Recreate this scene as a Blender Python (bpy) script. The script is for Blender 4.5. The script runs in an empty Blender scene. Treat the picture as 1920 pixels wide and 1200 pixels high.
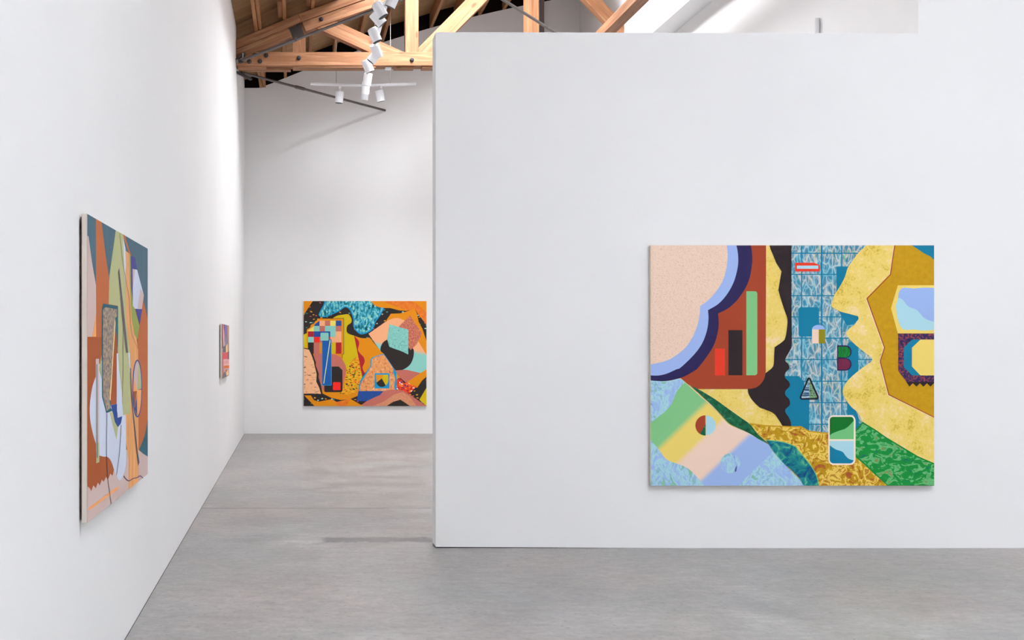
import bpy, bmesh, math, random
from mathutils import Vector, Matrix
from mathutils.geometry import tessellate_polygon

# ------------------------------------------------------------------ camera, light, exposure
SC = bpy.context.scene
COL = SC.collection
F = 1932.0            # focal length in pixels of a 1920 wide frame
VX, VY = 558.0, 642.0 # principal point (shift lens)
EYE = 1.397
cam_d = bpy.data.cameras.new('camera')
cam_d.sensor_fit = 'HORIZONTAL'
cam_d.sensor_width = 36.0
cam_d.lens = 36.0 * F / 1920.0
cam_d.shift_x = (960.0 - VX) / 1920.0
cam_d.shift_y = (VY - 600.0) / 1920.0
cam_d.clip_start = 0.05
cam = bpy.data.objects.new('camera', cam_d)
COL.objects.link(cam)
cam.location = (0, 0, EYE)
cam.rotation_euler = (math.pi / 2, 0, 0)
SC.camera = cam

SC.view_settings.view_transform = 'Standard'
SC.view_settings.look = 'None'
SC.view_settings.gamma = 1.0
SC.view_settings.use_curve_mapping = False
SC.view_settings.exposure = 0.0

world = bpy.data.worlds.new('daylight')
SC.world = world
world.use_nodes = True
bg = world.node_tree.nodes['Background']
bg.inputs['Color'].default_value = (0.75, 0.85, 1.0, 1)
bg.inputs['Strength'].default_value = 1.0
SC.cycles.diffuse_bounces = 6
SC.cycles.max_bounces = 12
SC.cycles.use_denoising = True


def roof_w(x):
    u = x + 0.80
    return 5.19 + 0.44 * u - 0.028 * u * u


def roof_slope(x):
    return 0.44 - 0.056 * (x + 0.80)


WELL = 0.30     # depth of the unseen well shaped to narrow the light before the truss


def area_light(name, x0, x1, y0, y1, off, power, color):
    """daylight and added fill entering through a roof light: fills the opening, faces into the room"""
    d = bpy.data.lights.new(name, 'AREA')
    d.shape = 'RECTANGLE'
    xm = 0.5 * (x0 + x1)
    ang = math.atan(roof_slope(xm))
    d.size = (x1 - x0) / math.cos(ang)
    d.size_y = y1 - y0
    d.energy = power
    d.color = color
    o = bpy.data.objects.new(name, d)
    COL.objects.link(o)
    o.location = (xm, 0.5 * (y0 + y1), roof_w(xm) + off)
    o.rotation_euler = (0, -ang, 0)
    return o


SKY_A = (1.05, 2.25, 11.2, 13.2)    # roof light in the rear room, in front of the truss
SKY_FILL = (0.9, 3.4, 7.5, 9.5)        # unseen roof light added behind the partition to brighten the left wall
SKY_B = (0.9, 7.6, -2.6, 3.9)       # roof light over the front room
area_light('daylight_truss', *SKY_A, 0.47 + WELL, 470.0, (0.96, 0.975, 1.0))
area_light('fill_rear', *SKY_FILL, 0.47 + 0.15, 54.0, (0.93, 0.965, 1.0))  # added fill, no known source
area_light('daylight_front', *SKY_B, 0.47, 1400.0, (0.962, 0.978, 1.0))

# ------------------------------------------------------------------ helpers
Y_PART, Y_TRUSS, Y_BACK = 7.0, 13.6, 15.78
X_LEFT, X_RIGHT = -0.8134, 4.32


def at(px, py, Y):
    """point on the plane at depth Y that was measured at pixel (px, py)"""
    return Vector(((px - VX) / F * Y, Y, EYE - (py - VY) / F * Y))


def lin(c):
    out = []
    for v in c:
        v = v / 255.0
        out.append(v / 12.92 if v <= 0.04045 else ((v + 0.055) / 1.055) ** 2.4)
    return out


def col(c, k=1.0):
    return tuple(min(0.95, v * k) for v in lin(c)) + (1.0,)


MATS = {}


def new_mat(name, rough=0.6, spec=0.3):
    m = bpy.data.materials.new(name)
    m.use_nodes = True
    b = m.node_tree.nodes['Principled BSDF']
    b.inputs['Roughness'].default_value = rough
    b.inputs['Specular IOR Level'].default_value = spec
    MATS[name] = m
    return m, m.node_tree, b


def N(nt, kind, **kw):
    n = nt.nodes.new(kind)
    for k, v in kw.items():
        setattr(n, k, v)
    return n


def ramp(nt, stops, mode='LINEAR'):
    r = nt.nodes.new('ShaderNodeValToRGB')
    r.color_ramp.interpolation = mode
    e = r.color_ramp.elements
    while len(e) > 1:
        e.remove(e[-1])
    e[0].position, e[0].color = stops[0]
    for p, c in stops[1:]:
        k = e.new(p)
        k.color = c
    return r


def coords(nt, scale=(1, 1, 1), rot=(0, 0, 0), loc=(0, 0, 0)):
    tc = N(nt, 'ShaderNodeTexCoord')
    mp = N(nt, 'ShaderNodeMapping')
    mp.inputs['Scale'].default_value = scale
    mp.inputs['Rotation'].default_value = rot
    mp.inputs['Location'].default_value = loc
    nt.links.new(tc.outputs['Object'], mp.inputs['Vector'])
    return mp.outputs['Vector']


def noise(nt, vec, scale, detail=3.0, rough=0.55, dist=0.0):
    n = N(nt, 'ShaderNodeTexNoise')
    n.inputs['Scale'].default_value = scale
    n.inputs['Detail'].default_value = detail
    n.inputs['Roughness'].default_value = rough
    n.inputs['Distortion'].default_value = dist
    nt.links.new(vec, n.inputs['Vector'])
    return n.outputs['Fac']


def mixc(nt, fac, a, b, mode='MIX'):
    m = N(nt, 'ShaderNodeMix', data_type='RGBA', blend_type=mode)
    for sock, v in ((m.inputs[0], fac), (m.inputs[6], a), (m.inputs[7], b)):
        if hasattr(v, 'node'):
            nt.links.new(v, sock)
        else:
            sock.default_value = v
    return m.outputs[2]


def math_n(nt, op, a, b=None, c=None):
    m = N(nt, 'ShaderNodeMath', operation=op)
    for i, v in enumerate((a, b, c)):
        if v is None:
            continue
        if hasattr(v, 'node'):
            nt.links.new(v, m.inputs[i])
        else:
            m.inputs[i].default_value = v
    return m.outputs[0]


def bump(nt, b, h, strength, dist):
    n = N(nt, 'ShaderNodeBump')
    n.inputs['Strength'].default_value = strength
    n.inputs['Distance'].default_value = dist
    nt.links.new(h, n.inputs['Height'])
    nt.links.new(n.outputs['Normal'], b.inputs['Normal'])


def plain(name, c, rough=0.6, spec=0.3, metal=0.0, k=1.0):
    m, nt, b = new_mat(name, rough, spec)
    b.inputs['Base Color'].default_value = col(c, k)
    b.inputs['Metallic'].default_value = metal
    return m


# ------------------------------------------------------------------ materials of the room
def wall_mat():
    m, nt, b = new_mat('white_wall_paint', 0.75, 0.2)
    v = coords(nt)
    n1 = noise(nt, v, 0.8, 3, 0.5)
    r = ramp(nt, [(0.3, (0.80, 0.80, 0.805, 1)), (0.7, (0.83, 0.83, 0.83, 1))])
    nt.links.new(n1, r.inputs['Fac'])
    nt.links.new(r.outputs['Color'], b.inputs['Base Color'])
    n2 = noise(nt, v, 90, 3, 0.6)
    bump(nt, b, n2, 0.12, 0.002)
    return m


def floor_mat():
    m, nt, b = new_mat('polished_concrete', 0.42, 0.35)
    v = coords(nt)
    vs = coords(nt, (1.0, 1.1, 1))
    vstreak = coords(nt, (1.6, 3.0, 1))
    big = noise(nt, vs, 0.6, 4, 0.55, 0.3)
    mid = noise(nt, vs, 2.2, 6, 0.65, 0.3)
    streak = noise(nt, vstreak, 4.5, 7, 0.72, 0.3)
    fine = noise(nt, v, 26, 8, 0.8)
    r = ramp(nt, [(0.30, col((138, 134, 132))), (0.5, col((154, 151, 149))), (0.72, col((168, 165, 163)))])
    nt.links.new(big, r.inputs['Fac'])
    c = r.outputs['Color']
    # warm and cool stains
    tint = ramp(nt, [(0.35, col((156, 149, 146))), (0.5, col((152, 150, 148))), (0.68, col((146, 148, 148)))])
    nt.links.new(noise(nt, vs, 0.9, 3, 0.5, 0.3), tint.inputs['Fac'])
    c = mixc(nt, 0.55, c, tint.outputs['Color'])
    g1 = ramp(nt, [(0.3, (0.26, 0.26, 0.26, 1)), (0.7, (0.72, 0.72, 0.72, 1))])
    nt.links.new(mid, g1.inputs['Fac'])
    c = mixc(nt, 0.4, c, g1.outputs['Color'], 'OVERLAY')
    g2 = ramp(nt, [(0.3, (0.22, 0.22, 0.22, 1)), (0.7, (0.74, 0.74, 0.74, 1))])
    nt.links.new(streak, g2.inputs['Fac'])
    c = mixc(nt, 0.28, c, g2.outputs['Color'], 'OVERLAY')
    g3 = ramp(nt, [(0.3, (0.30, 0.30, 0.30, 1)), (0.7, (0.70, 0.70, 0.70, 1))])
    nt.links.new(fine, g3.inputs['Fac'])
    c = mixc(nt, 0.45, c, g3.outputs['Color'], 'OVERLAY')
    # pits and scuffs
    vor = N(nt, 'ShaderNodeTexVoronoi', feature='F1')
    vor.inputs['Scale'].default_value = 4.6
    vor.voronoi_dimensions = '2D'
    nt.links.new(coords(nt, (1, 2.4, 1)), vor.inputs['Vector'])
    pit = ramp(nt, [(0.0, (1, 1, 1, 1)), (0.028, (1, 1, 1, 1)), (0.045, (0, 0, 0, 1))])
    nt.links.new(vor.outputs['Distance'], pit.inputs['Fac'])
    gate = ramp(nt, [(0.44, (0, 0, 0, 1)), (0.52, (1, 1, 1, 1))])
    nt.links.new(noise(nt, v, 1.3, 2), gate.inputs['Fac'])
    pm = math_n(nt, 'MULTIPLY', pit.outputs['Color'], gate.outputs['Color'])
    c = mixc(nt, math_n(nt, 'MULTIPLY', pm, 0.7), c, col((80, 78, 78)))
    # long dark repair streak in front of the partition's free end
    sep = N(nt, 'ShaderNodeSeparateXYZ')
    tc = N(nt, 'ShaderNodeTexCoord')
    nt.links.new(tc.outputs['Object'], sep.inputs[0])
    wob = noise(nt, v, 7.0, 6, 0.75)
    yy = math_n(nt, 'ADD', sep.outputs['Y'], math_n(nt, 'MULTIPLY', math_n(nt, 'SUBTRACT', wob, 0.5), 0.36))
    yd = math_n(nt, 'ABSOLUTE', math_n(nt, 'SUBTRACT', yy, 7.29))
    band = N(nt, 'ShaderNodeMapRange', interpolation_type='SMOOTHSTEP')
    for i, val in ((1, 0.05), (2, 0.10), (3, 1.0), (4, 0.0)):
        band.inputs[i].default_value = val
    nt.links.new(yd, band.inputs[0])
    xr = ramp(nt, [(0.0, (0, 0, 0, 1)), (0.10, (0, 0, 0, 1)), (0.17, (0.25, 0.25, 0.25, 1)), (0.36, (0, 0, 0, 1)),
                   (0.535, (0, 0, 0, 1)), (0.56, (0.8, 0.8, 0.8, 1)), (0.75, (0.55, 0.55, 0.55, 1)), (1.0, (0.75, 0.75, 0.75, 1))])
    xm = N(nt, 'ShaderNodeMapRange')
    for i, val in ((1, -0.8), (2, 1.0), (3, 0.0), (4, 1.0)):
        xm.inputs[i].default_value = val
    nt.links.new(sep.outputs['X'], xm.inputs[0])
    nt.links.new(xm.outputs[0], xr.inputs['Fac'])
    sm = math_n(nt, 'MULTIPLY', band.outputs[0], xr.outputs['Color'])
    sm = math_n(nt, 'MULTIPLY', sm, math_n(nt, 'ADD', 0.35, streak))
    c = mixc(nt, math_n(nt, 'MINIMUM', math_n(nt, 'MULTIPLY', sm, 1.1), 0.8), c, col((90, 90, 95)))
    nt.links.new(c, b.inputs['Base Color'])
    rr = N(nt, 'ShaderNodeMapRange')
    for i, val in ((1, 0.3), (2, 0.7), (3, 0.34), (4, 0.52)):
        rr.inputs[i].default_value = val
    nt.links.new(mid, rr.inputs[0])
    nt.links.new(rr.outputs[0], b.inputs['Roughness'])
    bump(nt, b, fine, 0.06, 0.002)
    return m


def wood_mat(name, dark, mid_c, light, knots=True, rough=0.6, gscale=1.0):
    """grain runs along the local x axis of each member"""
    m, nt, b = new_mat(name, rough, 0.25)
    oi = N(nt, 'ShaderNodeObjectInfo')
    tc = N(nt, 'ShaderNodeTexCoord')
    mp = N(nt, 'ShaderNodeMapping')
    mp.inputs['Scale'].default_value = (1.2 * gscale, 22 * gscale, 22 * gscale)
    addv = N(nt, 'ShaderNodeVectorMath', operation='ADD')
    comb = N(nt, 'ShaderNodeCombineXYZ')
    off = math_n(nt, 'MULTIPLY', oi.outputs['Random'], 37.0)
    for i in range(3):
        nt.links.new(off, comb.inputs[i])
    nt.links.new(tc.outputs['Object'], addv.inputs[0])
    nt.links.new(comb.outputs[0], addv.inputs[1])
    nt.links.new(addv.outputs[0], mp.inputs['Vector'])
    g = noise(nt, mp.outputs['Vector'], 1.0, 4, 0.6, 0.9)
    r = ramp(nt, [(0.25, col(dark)), (0.5, col(mid_c)), (0.75, col(light))])
    nt.links.new(g, r.inputs['Fac'])
    c = r.outputs['Color']
    tone = ramp(nt, [(0.0, (0.40, 0.40, 0.40, 1)), (1.0, (0.58, 0.58, 0.58, 1))])
    nt.links.new(oi.outputs['Random'], tone.inputs['Fac'])
    c = mixc(nt, 0.6, c, tone.outputs['Color'], 'OVERLAY')
    if knots:
        vor = N(nt, 'ShaderNodeTexVoronoi', feature='F1')
        vor.inputs['Scale'].default_value = 1.0
        mk = N(nt, 'ShaderNodeMapping')
        mk.inputs['Scale'].default_value = (2.4, 5.0, 5.0)
        nt.links.new(addv.outputs[0], mk.inputs['Vector'])
        nt.links.new(mk.outputs['Vector'], vor.inputs['Vector'])
        kr = ramp(nt, [(0.0, (1, 1, 1, 1)), (0.07, (0.8, 0.8, 0.8, 1)), (0.13, (0, 0, 0, 1))])
        nt.links.new(vor.outputs['Distance'], kr.inputs['Fac'])
        c = mixc(nt, math_n(nt, 'MULTIPLY', kr.outputs['Color'], 0.7), c, col((92, 48, 24)))
    nt.links.new(c, b.inputs['Base Color'])
    bump(nt, b, g, 0.15, 0.004)
    return m


WALL = wall_mat()
FLOOR = floor_mat()
FIR = wood_mat('fir_timber', (116, 75, 50), (146, 101, 71), (174, 131, 99))
JOIST = wood_mat('joist_timber', (126, 82, 50), (156, 108, 70), (176, 130, 88))
PLY = wood_mat('plywood_deck', (150, 116, 82), (170, 134, 96), (186, 152, 114), knots=False, gscale=0.7)
STEEL = plain('dark_steel', (62, 58, 56), 0.45, 0.5, 0.6)
ROD = plain('tie_rod_steel', (98, 92, 90), 0.4, 0.5, 0.7)
BRACKET = plain('galvanised_steel', (150, 146, 140), 0.5, 0.5, 0.5)
LAMPW = plain('white_lamp_enamel', (236, 238, 242), 0.35, 0.4)
BLACK = plain('black_baffle', (14, 14, 15), 0.5, 0.3)
WIRE = plain('steel_wire', (170, 168, 166), 0.4, 0.5, 0.4)
CAVITY_DARK = plain('cavity_shade_black', (24, 20, 18), 0.95, 0.05)  # shade of the roof cavities put into the colour
GAP = plain('dark_recess', (52, 50, 50), 0.9, 0.1)
GREYP = plain('grey_conduit_paint', (222, 222, 224), 0.5, 0.3)
GLASS_M, _nt, _b = new_mat('skylight_glass', 0.05, 0.5)
_b.inputs['Transmission Weight'].default_value = 1.0
_b.inputs['Base Color'].default_value = (0.95, 0.97, 1, 1)
CANVAS = plain('raw_canvas', (222, 211, 200), 0.85, 0.1)
BATTEN = plain('stretcher_wood', (92, 78, 66), 0.8, 0.1)


# ------------------------------------------------------------------ mesh helpers
def link_mesh(name, me, parent=None):
    o = bpy.data.objects.new(name, me)
    COL.objects.link(o)
    if parent is not None:
        o.parent = parent
    return o


def mesh_obj(name, verts, faces, mat, parent=None, smooth=False):
    me = bpy.data.meshes.new(name)
    me.from_pydata([tuple(v) for v in verts], [], faces)
    me.update()
    bm = bmesh.new()
    bm.from_mesh(me)
    bmesh.ops.recalc_face_normals(bm, faces=bm.faces)
    bm.to_mesh(me)
    bm.free()
    me.materials.append(mat)
    if smooth:
        for p in me.polygons:
            p.use_smooth = True
    return link_mesh(name, me, parent)


BOXF = [(0, 1, 3, 2), (4, 6, 7, 5), (0, 4, 5, 1), (2, 3, 7, 6), (0, 2, 6, 4), (1, 5, 7, 3)]


def box_verts(x0, x1, y0, y1, z0, z1):
    return [(x, y, z) for x in (x0, x1) for y in (y0, y1) for z in (z0, z1)]


def box(name, x0, x1, y0, y1, z0, z1, mat, parent=None, bevel=0.0):
    """axis-aligned box; object origin at its centre so grain and position are local"""
    c = Vector(((x0 + x1) / 2, (y0 + y1) / 2, (z0 + z1) / 2))
    o = mesh_obj(name, box_verts(x0 - c.x, x1 - c.x, y0 - c.y, y1 - c.y, z0 - c.z, z1 - c.z), BOXF, mat, parent)
    o.location = c
    if bevel:
        bevel_mesh(o, bevel)
    return o


def bevel_mesh(o, w, seg=2):
    bm = bmesh.new()
    bm.from_mesh(o.data)
    bmesh.ops.bevel(bm, geom=bm.edges[:], offset=w, segments=seg, affect='EDGES', profile=0.5)
    bm.to_mesh(o.data)
    bm.free()


def beam(name, a, b, w, h, mat, parent=None, up=(0, 0, 1), bevel=0.004):
    """timber between two points: local x along the length, y = width, z = depth"""
    a, b = Vector(a), Vector(b)
    x = (b - a).normalized()
    up = Vector(up)
    y = up.cross(x).normalized()
    z = x.cross(y)
    L = (b - a).length
    o = mesh_obj(name, box_verts(-L / 2, L / 2, -w / 2, w / 2, -h / 2, h / 2), BOXF, mat, parent)
    if bevel:
        bevel_mesh(o, bevel, 1)
    R = Matrix((x, y, z)).transposed().to_4x4()
    o.matrix_local = Matrix.Translation((a + b) / 2) @ R
    return o


def lathe_mesh(name, prof, seg=20):
    """profile list of (r, z) spun about z"""
    vs, fs = [], []
    for r, z in prof:
        for k in range(seg):
            t = 2 * math.pi * k / seg
            vs.append((r * math.cos(t), r * math.sin(t), z))
    for i in range(len(prof) - 1):
        for k in range(seg):
            k2 = (k + 1) % seg
            fs.append((i * seg + k, i * seg + k2, (i + 1) * seg + k2, (i + 1) * seg + k))
    fs.append(tuple(range(seg))[::-1])
    fs.append(tuple((len(prof) - 1) * seg + k for k in range(seg)))
    me = bpy.data.meshes.new(name)
    me.from_pydata(vs, [], fs)
    me.update()
    return me


def shade(me, angle=40):
    for p in me.polygons:
        p.use_smooth = True
    me.set_sharp_from_angle(angle=math.radians(angle))


def rod(name, a, b, r, mat, parent=None, seg=12):
    a, b = Vector(a), Vector(b)
    L = (b - a).length
    me = lathe_mesh(name, [(r, -L / 2), (r, L / 2)], seg)
    shade(me)
    me.materials.append(mat)
    o = link_mesh(name, me, parent)
    o.matrix_local = Matrix.Translation((a + b) / 2) @ (b - a).to_track_quat('Z', 'Y').to_matrix().to_4x4()
    return o


def empty(name, loc=(0, 0, 0)):
    o = bpy.data.objects.new(name, None)
    COL.objects.link(o)
    o.location = loc
    o.empty_display_size = 0.1
    return o


def tag(o, label=None, cat=None, group=None, kind=None):
    if label:
        o['label'] = label
    if cat:
        o['category'] = cat
    if group:
        o['group'] = group
    if kind:
        o['kind'] = kind
    return o


def prism(name, pts, y0, y1, mat, parent=None):
    """outline in (x, z) extruded from y0 to y1"""
    n = len(pts)
    vs = [(p[0], y0, p[1]) for p in pts] + [(p[0], y1, p[1]) for p in pts]
    fs = [tuple(range(n))[::-1], tuple(range(n, 2 * n))]
    fs += [(i, (i + 1) % n, n + (i + 1) % n, n + i) for i in range(n)]
    return mesh_obj(name, vs, fs, mat, parent)


# ------------------------------------------------------------------ floor and walls
XR2 = 9.2
YF = -4.2
T = 0.15
g0, g1 = 8.674, 8.684
fl = mesh_obj('floor',
              [(x, y, z) for x in (X_LEFT - T, XR2 + T) for (y, z) in
               ((YF - T, 0), (g0, 0), (g0, -0.008), (g1, -0.008), (g1, 0), (16.6, 0), (16.6, -0.1), (YF - T, -0.1))],
              [(i, i + 1, 9 + i, 8 + i) for i in range(7)] + [(7, 0, 8, 15), tuple(range(8))[::-1], tuple(range(8, 16))],
              FLOOR)
tag(fl, 'grey polished concrete floor with a thin saw-cut joint and dark streaks', kind='structure')

# left wall: front stretch reaches the high roof deck, rear stretch the lower one behind the truss
zf, zb = roof_w(X_LEFT) + 0.40, roof_w(X_LEFT) + 0.215
pts = [(YF, 0), (16.4, 0), (16.4, zb), (Y_TRUSS + 0.15, zb), (Y_TRUSS + 0.15, zf), (YF, zf)]
n = len(pts)
vs = [(X_LEFT, p[0], p[1]) for p in pts] + [(X_LEFT - T, p[0], p[1]) for p in pts]
wall_left = mesh_obj('wall_left', vs, [tuple(range(n)), tuple(range(n, 2 * n))[::-1]] +
                     [(i, (i + 1) % n, n + (i + 1) % n, n + i) for i in range(n)], WALL)
tag(wall_left, 'long white plaster wall receding on the left', kind='structure')

box('shadow_gap', X_LEFT, X_LEFT + 0.003, YF, Y_BACK, 0.0, 0.0012, GAP, wall_left)

# back wall with the curved top that follows the roof
tops = [X_LEFT + (X_RIGHT - X_LEFT) * i / 24 for i in range(25)]
out = [(X_LEFT, 0), (X_RIGHT, 0)]
flat = roof_w(-0.56)
out += [(x, max(flat, roof_w(x)) if x > -0.6 else flat) for x in reversed(tops)]
wall_back = prism('wall_back', out, Y_BACK, Y_BACK + T, WALL)
tag(wall_back, 'tall white end wall with an arched top under the roof', kind='structure')

# wall that closes the rear room on the right
wall_right_rear = box('wall_right', X_RIGHT, X_RIGHT + T, Y_PART + 0.168, Y_BACK + T, 0, 7.12, WALL)
tag(wall_right_rear, 'white side wall of the rear room seen above the partition', kind='structure')

# partition: low stretch on the left, full height on the right
XP = 0.9385
ptop = 3.505
xs = 4.2174
prof = [(XP, 0.008), (2.55, 0.0), (XR2, 0.0), (XR2, roof_w(XR2) + 0.40), (7.0, roof_w(7) + 0.40), (xs, roof_w(xs) + 0.40), (xs, ptop - 0.009), (XP, ptop)]
wall_partition = prism('wall_partition', prof, Y_PART, Y_PART + 0.168, WALL)
tag(wall_partition, 'free-standing white partition wall with a painting on it', kind='structure')
box('shadow_gap', XP + 0.006, 2.5, Y_PART + 0.006, Y_PART + 0.16, 0.0, 0.008, GAP, wall_partition)

tag(box('wall_front', X_LEFT - T, XR2 + T, YF - T, YF, 0, 7.4, WALL), 'white wall behind the viewpoint', kind='structure')
tag(box('wall_right_front', XR2, XR2 + T, YF, Y_PART + 0.168, 0, 7.4, WALL), 'white wall far right of the front room', kind='structure')

# ------------------------------------------------------------------ paint-on-canvas toolkit
K = 1.06


def pm(name, c, rough=0.65):
    if name not in MATS:
        plain('paint_' + name, c, rough, 0.25, 0.0, K)
        MATS[name] = MATS['paint_' + name]
    return MATS[name]


def pm_mottle(name, stops, scale, stretch=(1, 1, 1), detail=4, dist=1.0, mode='LINEAR', rough=0.6, rot=(0, 0, 0)):
    m, nt, b = new_mat('paint_' + name, rough, 0.25)
    v = coords(nt, stretch, rot)
    f = noise(nt, v, scale, detail, 0.6, dist)
    r = ramp(nt, [(p, col(c, K)) for p, c in stops], mode)
    nt.links.new(f, r.inputs['Fac'])
    nt.links.new(r.outputs['Color'], b.inputs['Base Color'])
    MATS[name] = m
    return m


def pm_confetti(name, base, spots, scale, size, stretch=(1, 1, 1), base2=None):
    """flat colour strewn with small brush dabs of other colours"""
    m, nt, b = new_mat('paint_' + name, 0.6, 0.25)
    tc = N(nt, 'ShaderNodeTexCoord')
    sp = N(nt, 'ShaderNodeSeparateXYZ')
    nt.links.new(tc.outputs['Object'], sp.inputs[0])
    cmb = N(nt, 'ShaderNodeCombineXYZ')
    nt.links.new(sp.outputs['X'], cmb.inputs[0])
    nt.links.new(sp.outputs['Z'], cmb.inputs[1])
    mp = N(nt, 'ShaderNodeMapping')
    mp.inputs['Scale'].default_value = stretch
    mp.inputs['Rotation'].default_value = (0, 0, 0.6)
    nt.links.new(cmb.outputs[0], mp.inputs['Vector'])
    v = mp.outputs['Vector']
    wv = N(nt, 'ShaderNodeVectorMath', operation='ADD')
    nz = N(nt, 'ShaderNodeTexNoise')
    nz.inputs['Scale'].default_value = scale * 0.7
    nt.links.new(v, nz.inputs['Vector'])
    sc = N(nt, 'ShaderNodeVectorMath', operation='SCALE')
    sc.inputs['Scale'].default_value = 0.9 / scale
    nt.links.new(nz.outputs['Color'], sc.inputs[0])
    nt.links.new(v, wv.inputs[0])
    nt.links.new(sc.outputs[0], wv.inputs[1])
    vor = N(nt, 'ShaderNodeTexVoronoi', feature='F1', voronoi_dimensions='2D')
    vor.inputs['Scale'].default_value = scale
    nt.links.new(wv.outputs[0], vor.inputs['Vector'])
    msk = ramp(nt, [(0.0, (1, 1, 1, 1)), (size, (1, 1, 1, 1)), (size * 1.25, (0, 0, 0, 1))])
    nt.links.new(vor.outputs['Distance'], msk.inputs['Fac'])
    sep = N(nt, 'ShaderNodeSeparateColor')
    nt.links.new(vor.outputs['Color'], sep.inputs[0])
    n_ = len(spots)
    r = ramp(nt, [(i / n_, col(c, K)) for i, c in enumerate(spots)], 'CONSTANT')
    nt.links.new(sep.outputs[0], r.inputs['Fac'])
    if base2:
        rb = ramp(nt, [(0.35, col(base, K)), (0.65, col(base2, K))])
        nt.links.new(noise(nt, v, scale * 0.6, 3), rb.inputs['Fac'])
        basec = rb.outputs['Color']
    else:
        basec = col(base, K)
    nt.links.new(mixc(nt, msk.outputs['Color'], basec, r.outputs['Color']), b.inputs['Base Color'])
    MATS[name] = m
    return m


def pm_bands(name, nrm, stops, rough=0.65):
    """soft bands of colour across the canvas: value = x*nrm[0] + z*nrm[1] (local metres)"""
    m, nt, b = new_mat('paint_' + name, rough, 0.25)
    tc = N(nt, 'ShaderNodeTexCoord')
    sep = N(nt, 'ShaderNodeSeparateXYZ')
    nt.links.new(tc.outputs['Object'], sep.inputs[0])
    a = math_n(nt, 'MULTIPLY', sep.outputs['X'], nrm[0])
    v = math_n(nt, 'MULTIPLY_ADD', sep.outputs['Z'], nrm[1], a)
    lo, hi = stops[0][0], stops[-1][0]
    mr = N(nt, 'ShaderNodeMapRange')
    for i, val in ((1, lo), (2, hi), (3, 0.0), (4, 1.0)):
        mr.inputs[i].default_value = val
    nt.links.new(v, mr.inputs[0])
    r = ramp(nt, [((p - lo) / (hi - lo), col(c, K)) for p, c in stops], 'EASE')
    nt.links.new(mr.outputs[0], r.inputs['Fac'])
    nt.links.new(r.outputs['Color'], b.inputs['Base Color'])
    MATS[name] = m
    return m


def sm(pts, n=5, closed=False):
    """Catmull-Rom through the points"""
    P = [Vector((p[0], p[1])) for p in pts]
    m = len(P)
    res = []
    segs = m if closed else m - 1
    for i in range(segs):
        p1, p2 = P[i], P[(i + 1) % m]
        p0 = P[i - 1] if (closed or i > 0) else p1 * 2 - p2
        p3 = P[(i + 2) % m] if (closed or i + 2 < m) else p2 * 2 - p1
        for k in range(n):
            t = k / n
            q = 0.5 * ((2 * p1) + (-p0 + p2) * t + (2 * p0 - 5 * p1 + 4 * p2 - p3) * t * t + (-p0 + 3 * p1 - 3 * p2 + p3) * t ** 3)
            res.append((q.x, q.y))
    if not closed:
        res.append((P[-1].x, P[-1].y))
    return res


def rect(x0, y0, x1, y1):
    return [(x0, y0), (x1, y0), (x1, y1), (x0, y1)]


def rrect(x0, y0, x1, y1, r, corners=(1, 1, 1, 1), n=6):
    res = []
    for k, (cx, cy, a0) in enumerate(((x0 + r, y0 + r, 180), (x1 - r, y0 + r, 270), (x1 - r, y1 - r, 0), (x0 + r, y1 - r, 90))):
        if corners[k]:
            for i in range(n + 1):
                t = math.radians(a0 + 90 * i / n)
                res.append((cx + r * math.cos(t), cy + r * math.sin(t)))
        else:
            res.append(((x0, y0), (x1, y0), (x1, y1), (x0, y1))[k])
    return res


def arc(cx, cy, rx, ry, a0, a1, n=24):
    return [(cx + rx * math.cos(math.radians(a0 + (a1 - a0) * i / n)), cy + ry * math.sin(math.radians(a0 + (a1 - a0) * i / n))) for i in range(n + 1)]


def crop(ox, oy, s):
    return lambda *pts: [(ox + p[0] / s, oy + p[1] / s) for p in pts]


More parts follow.
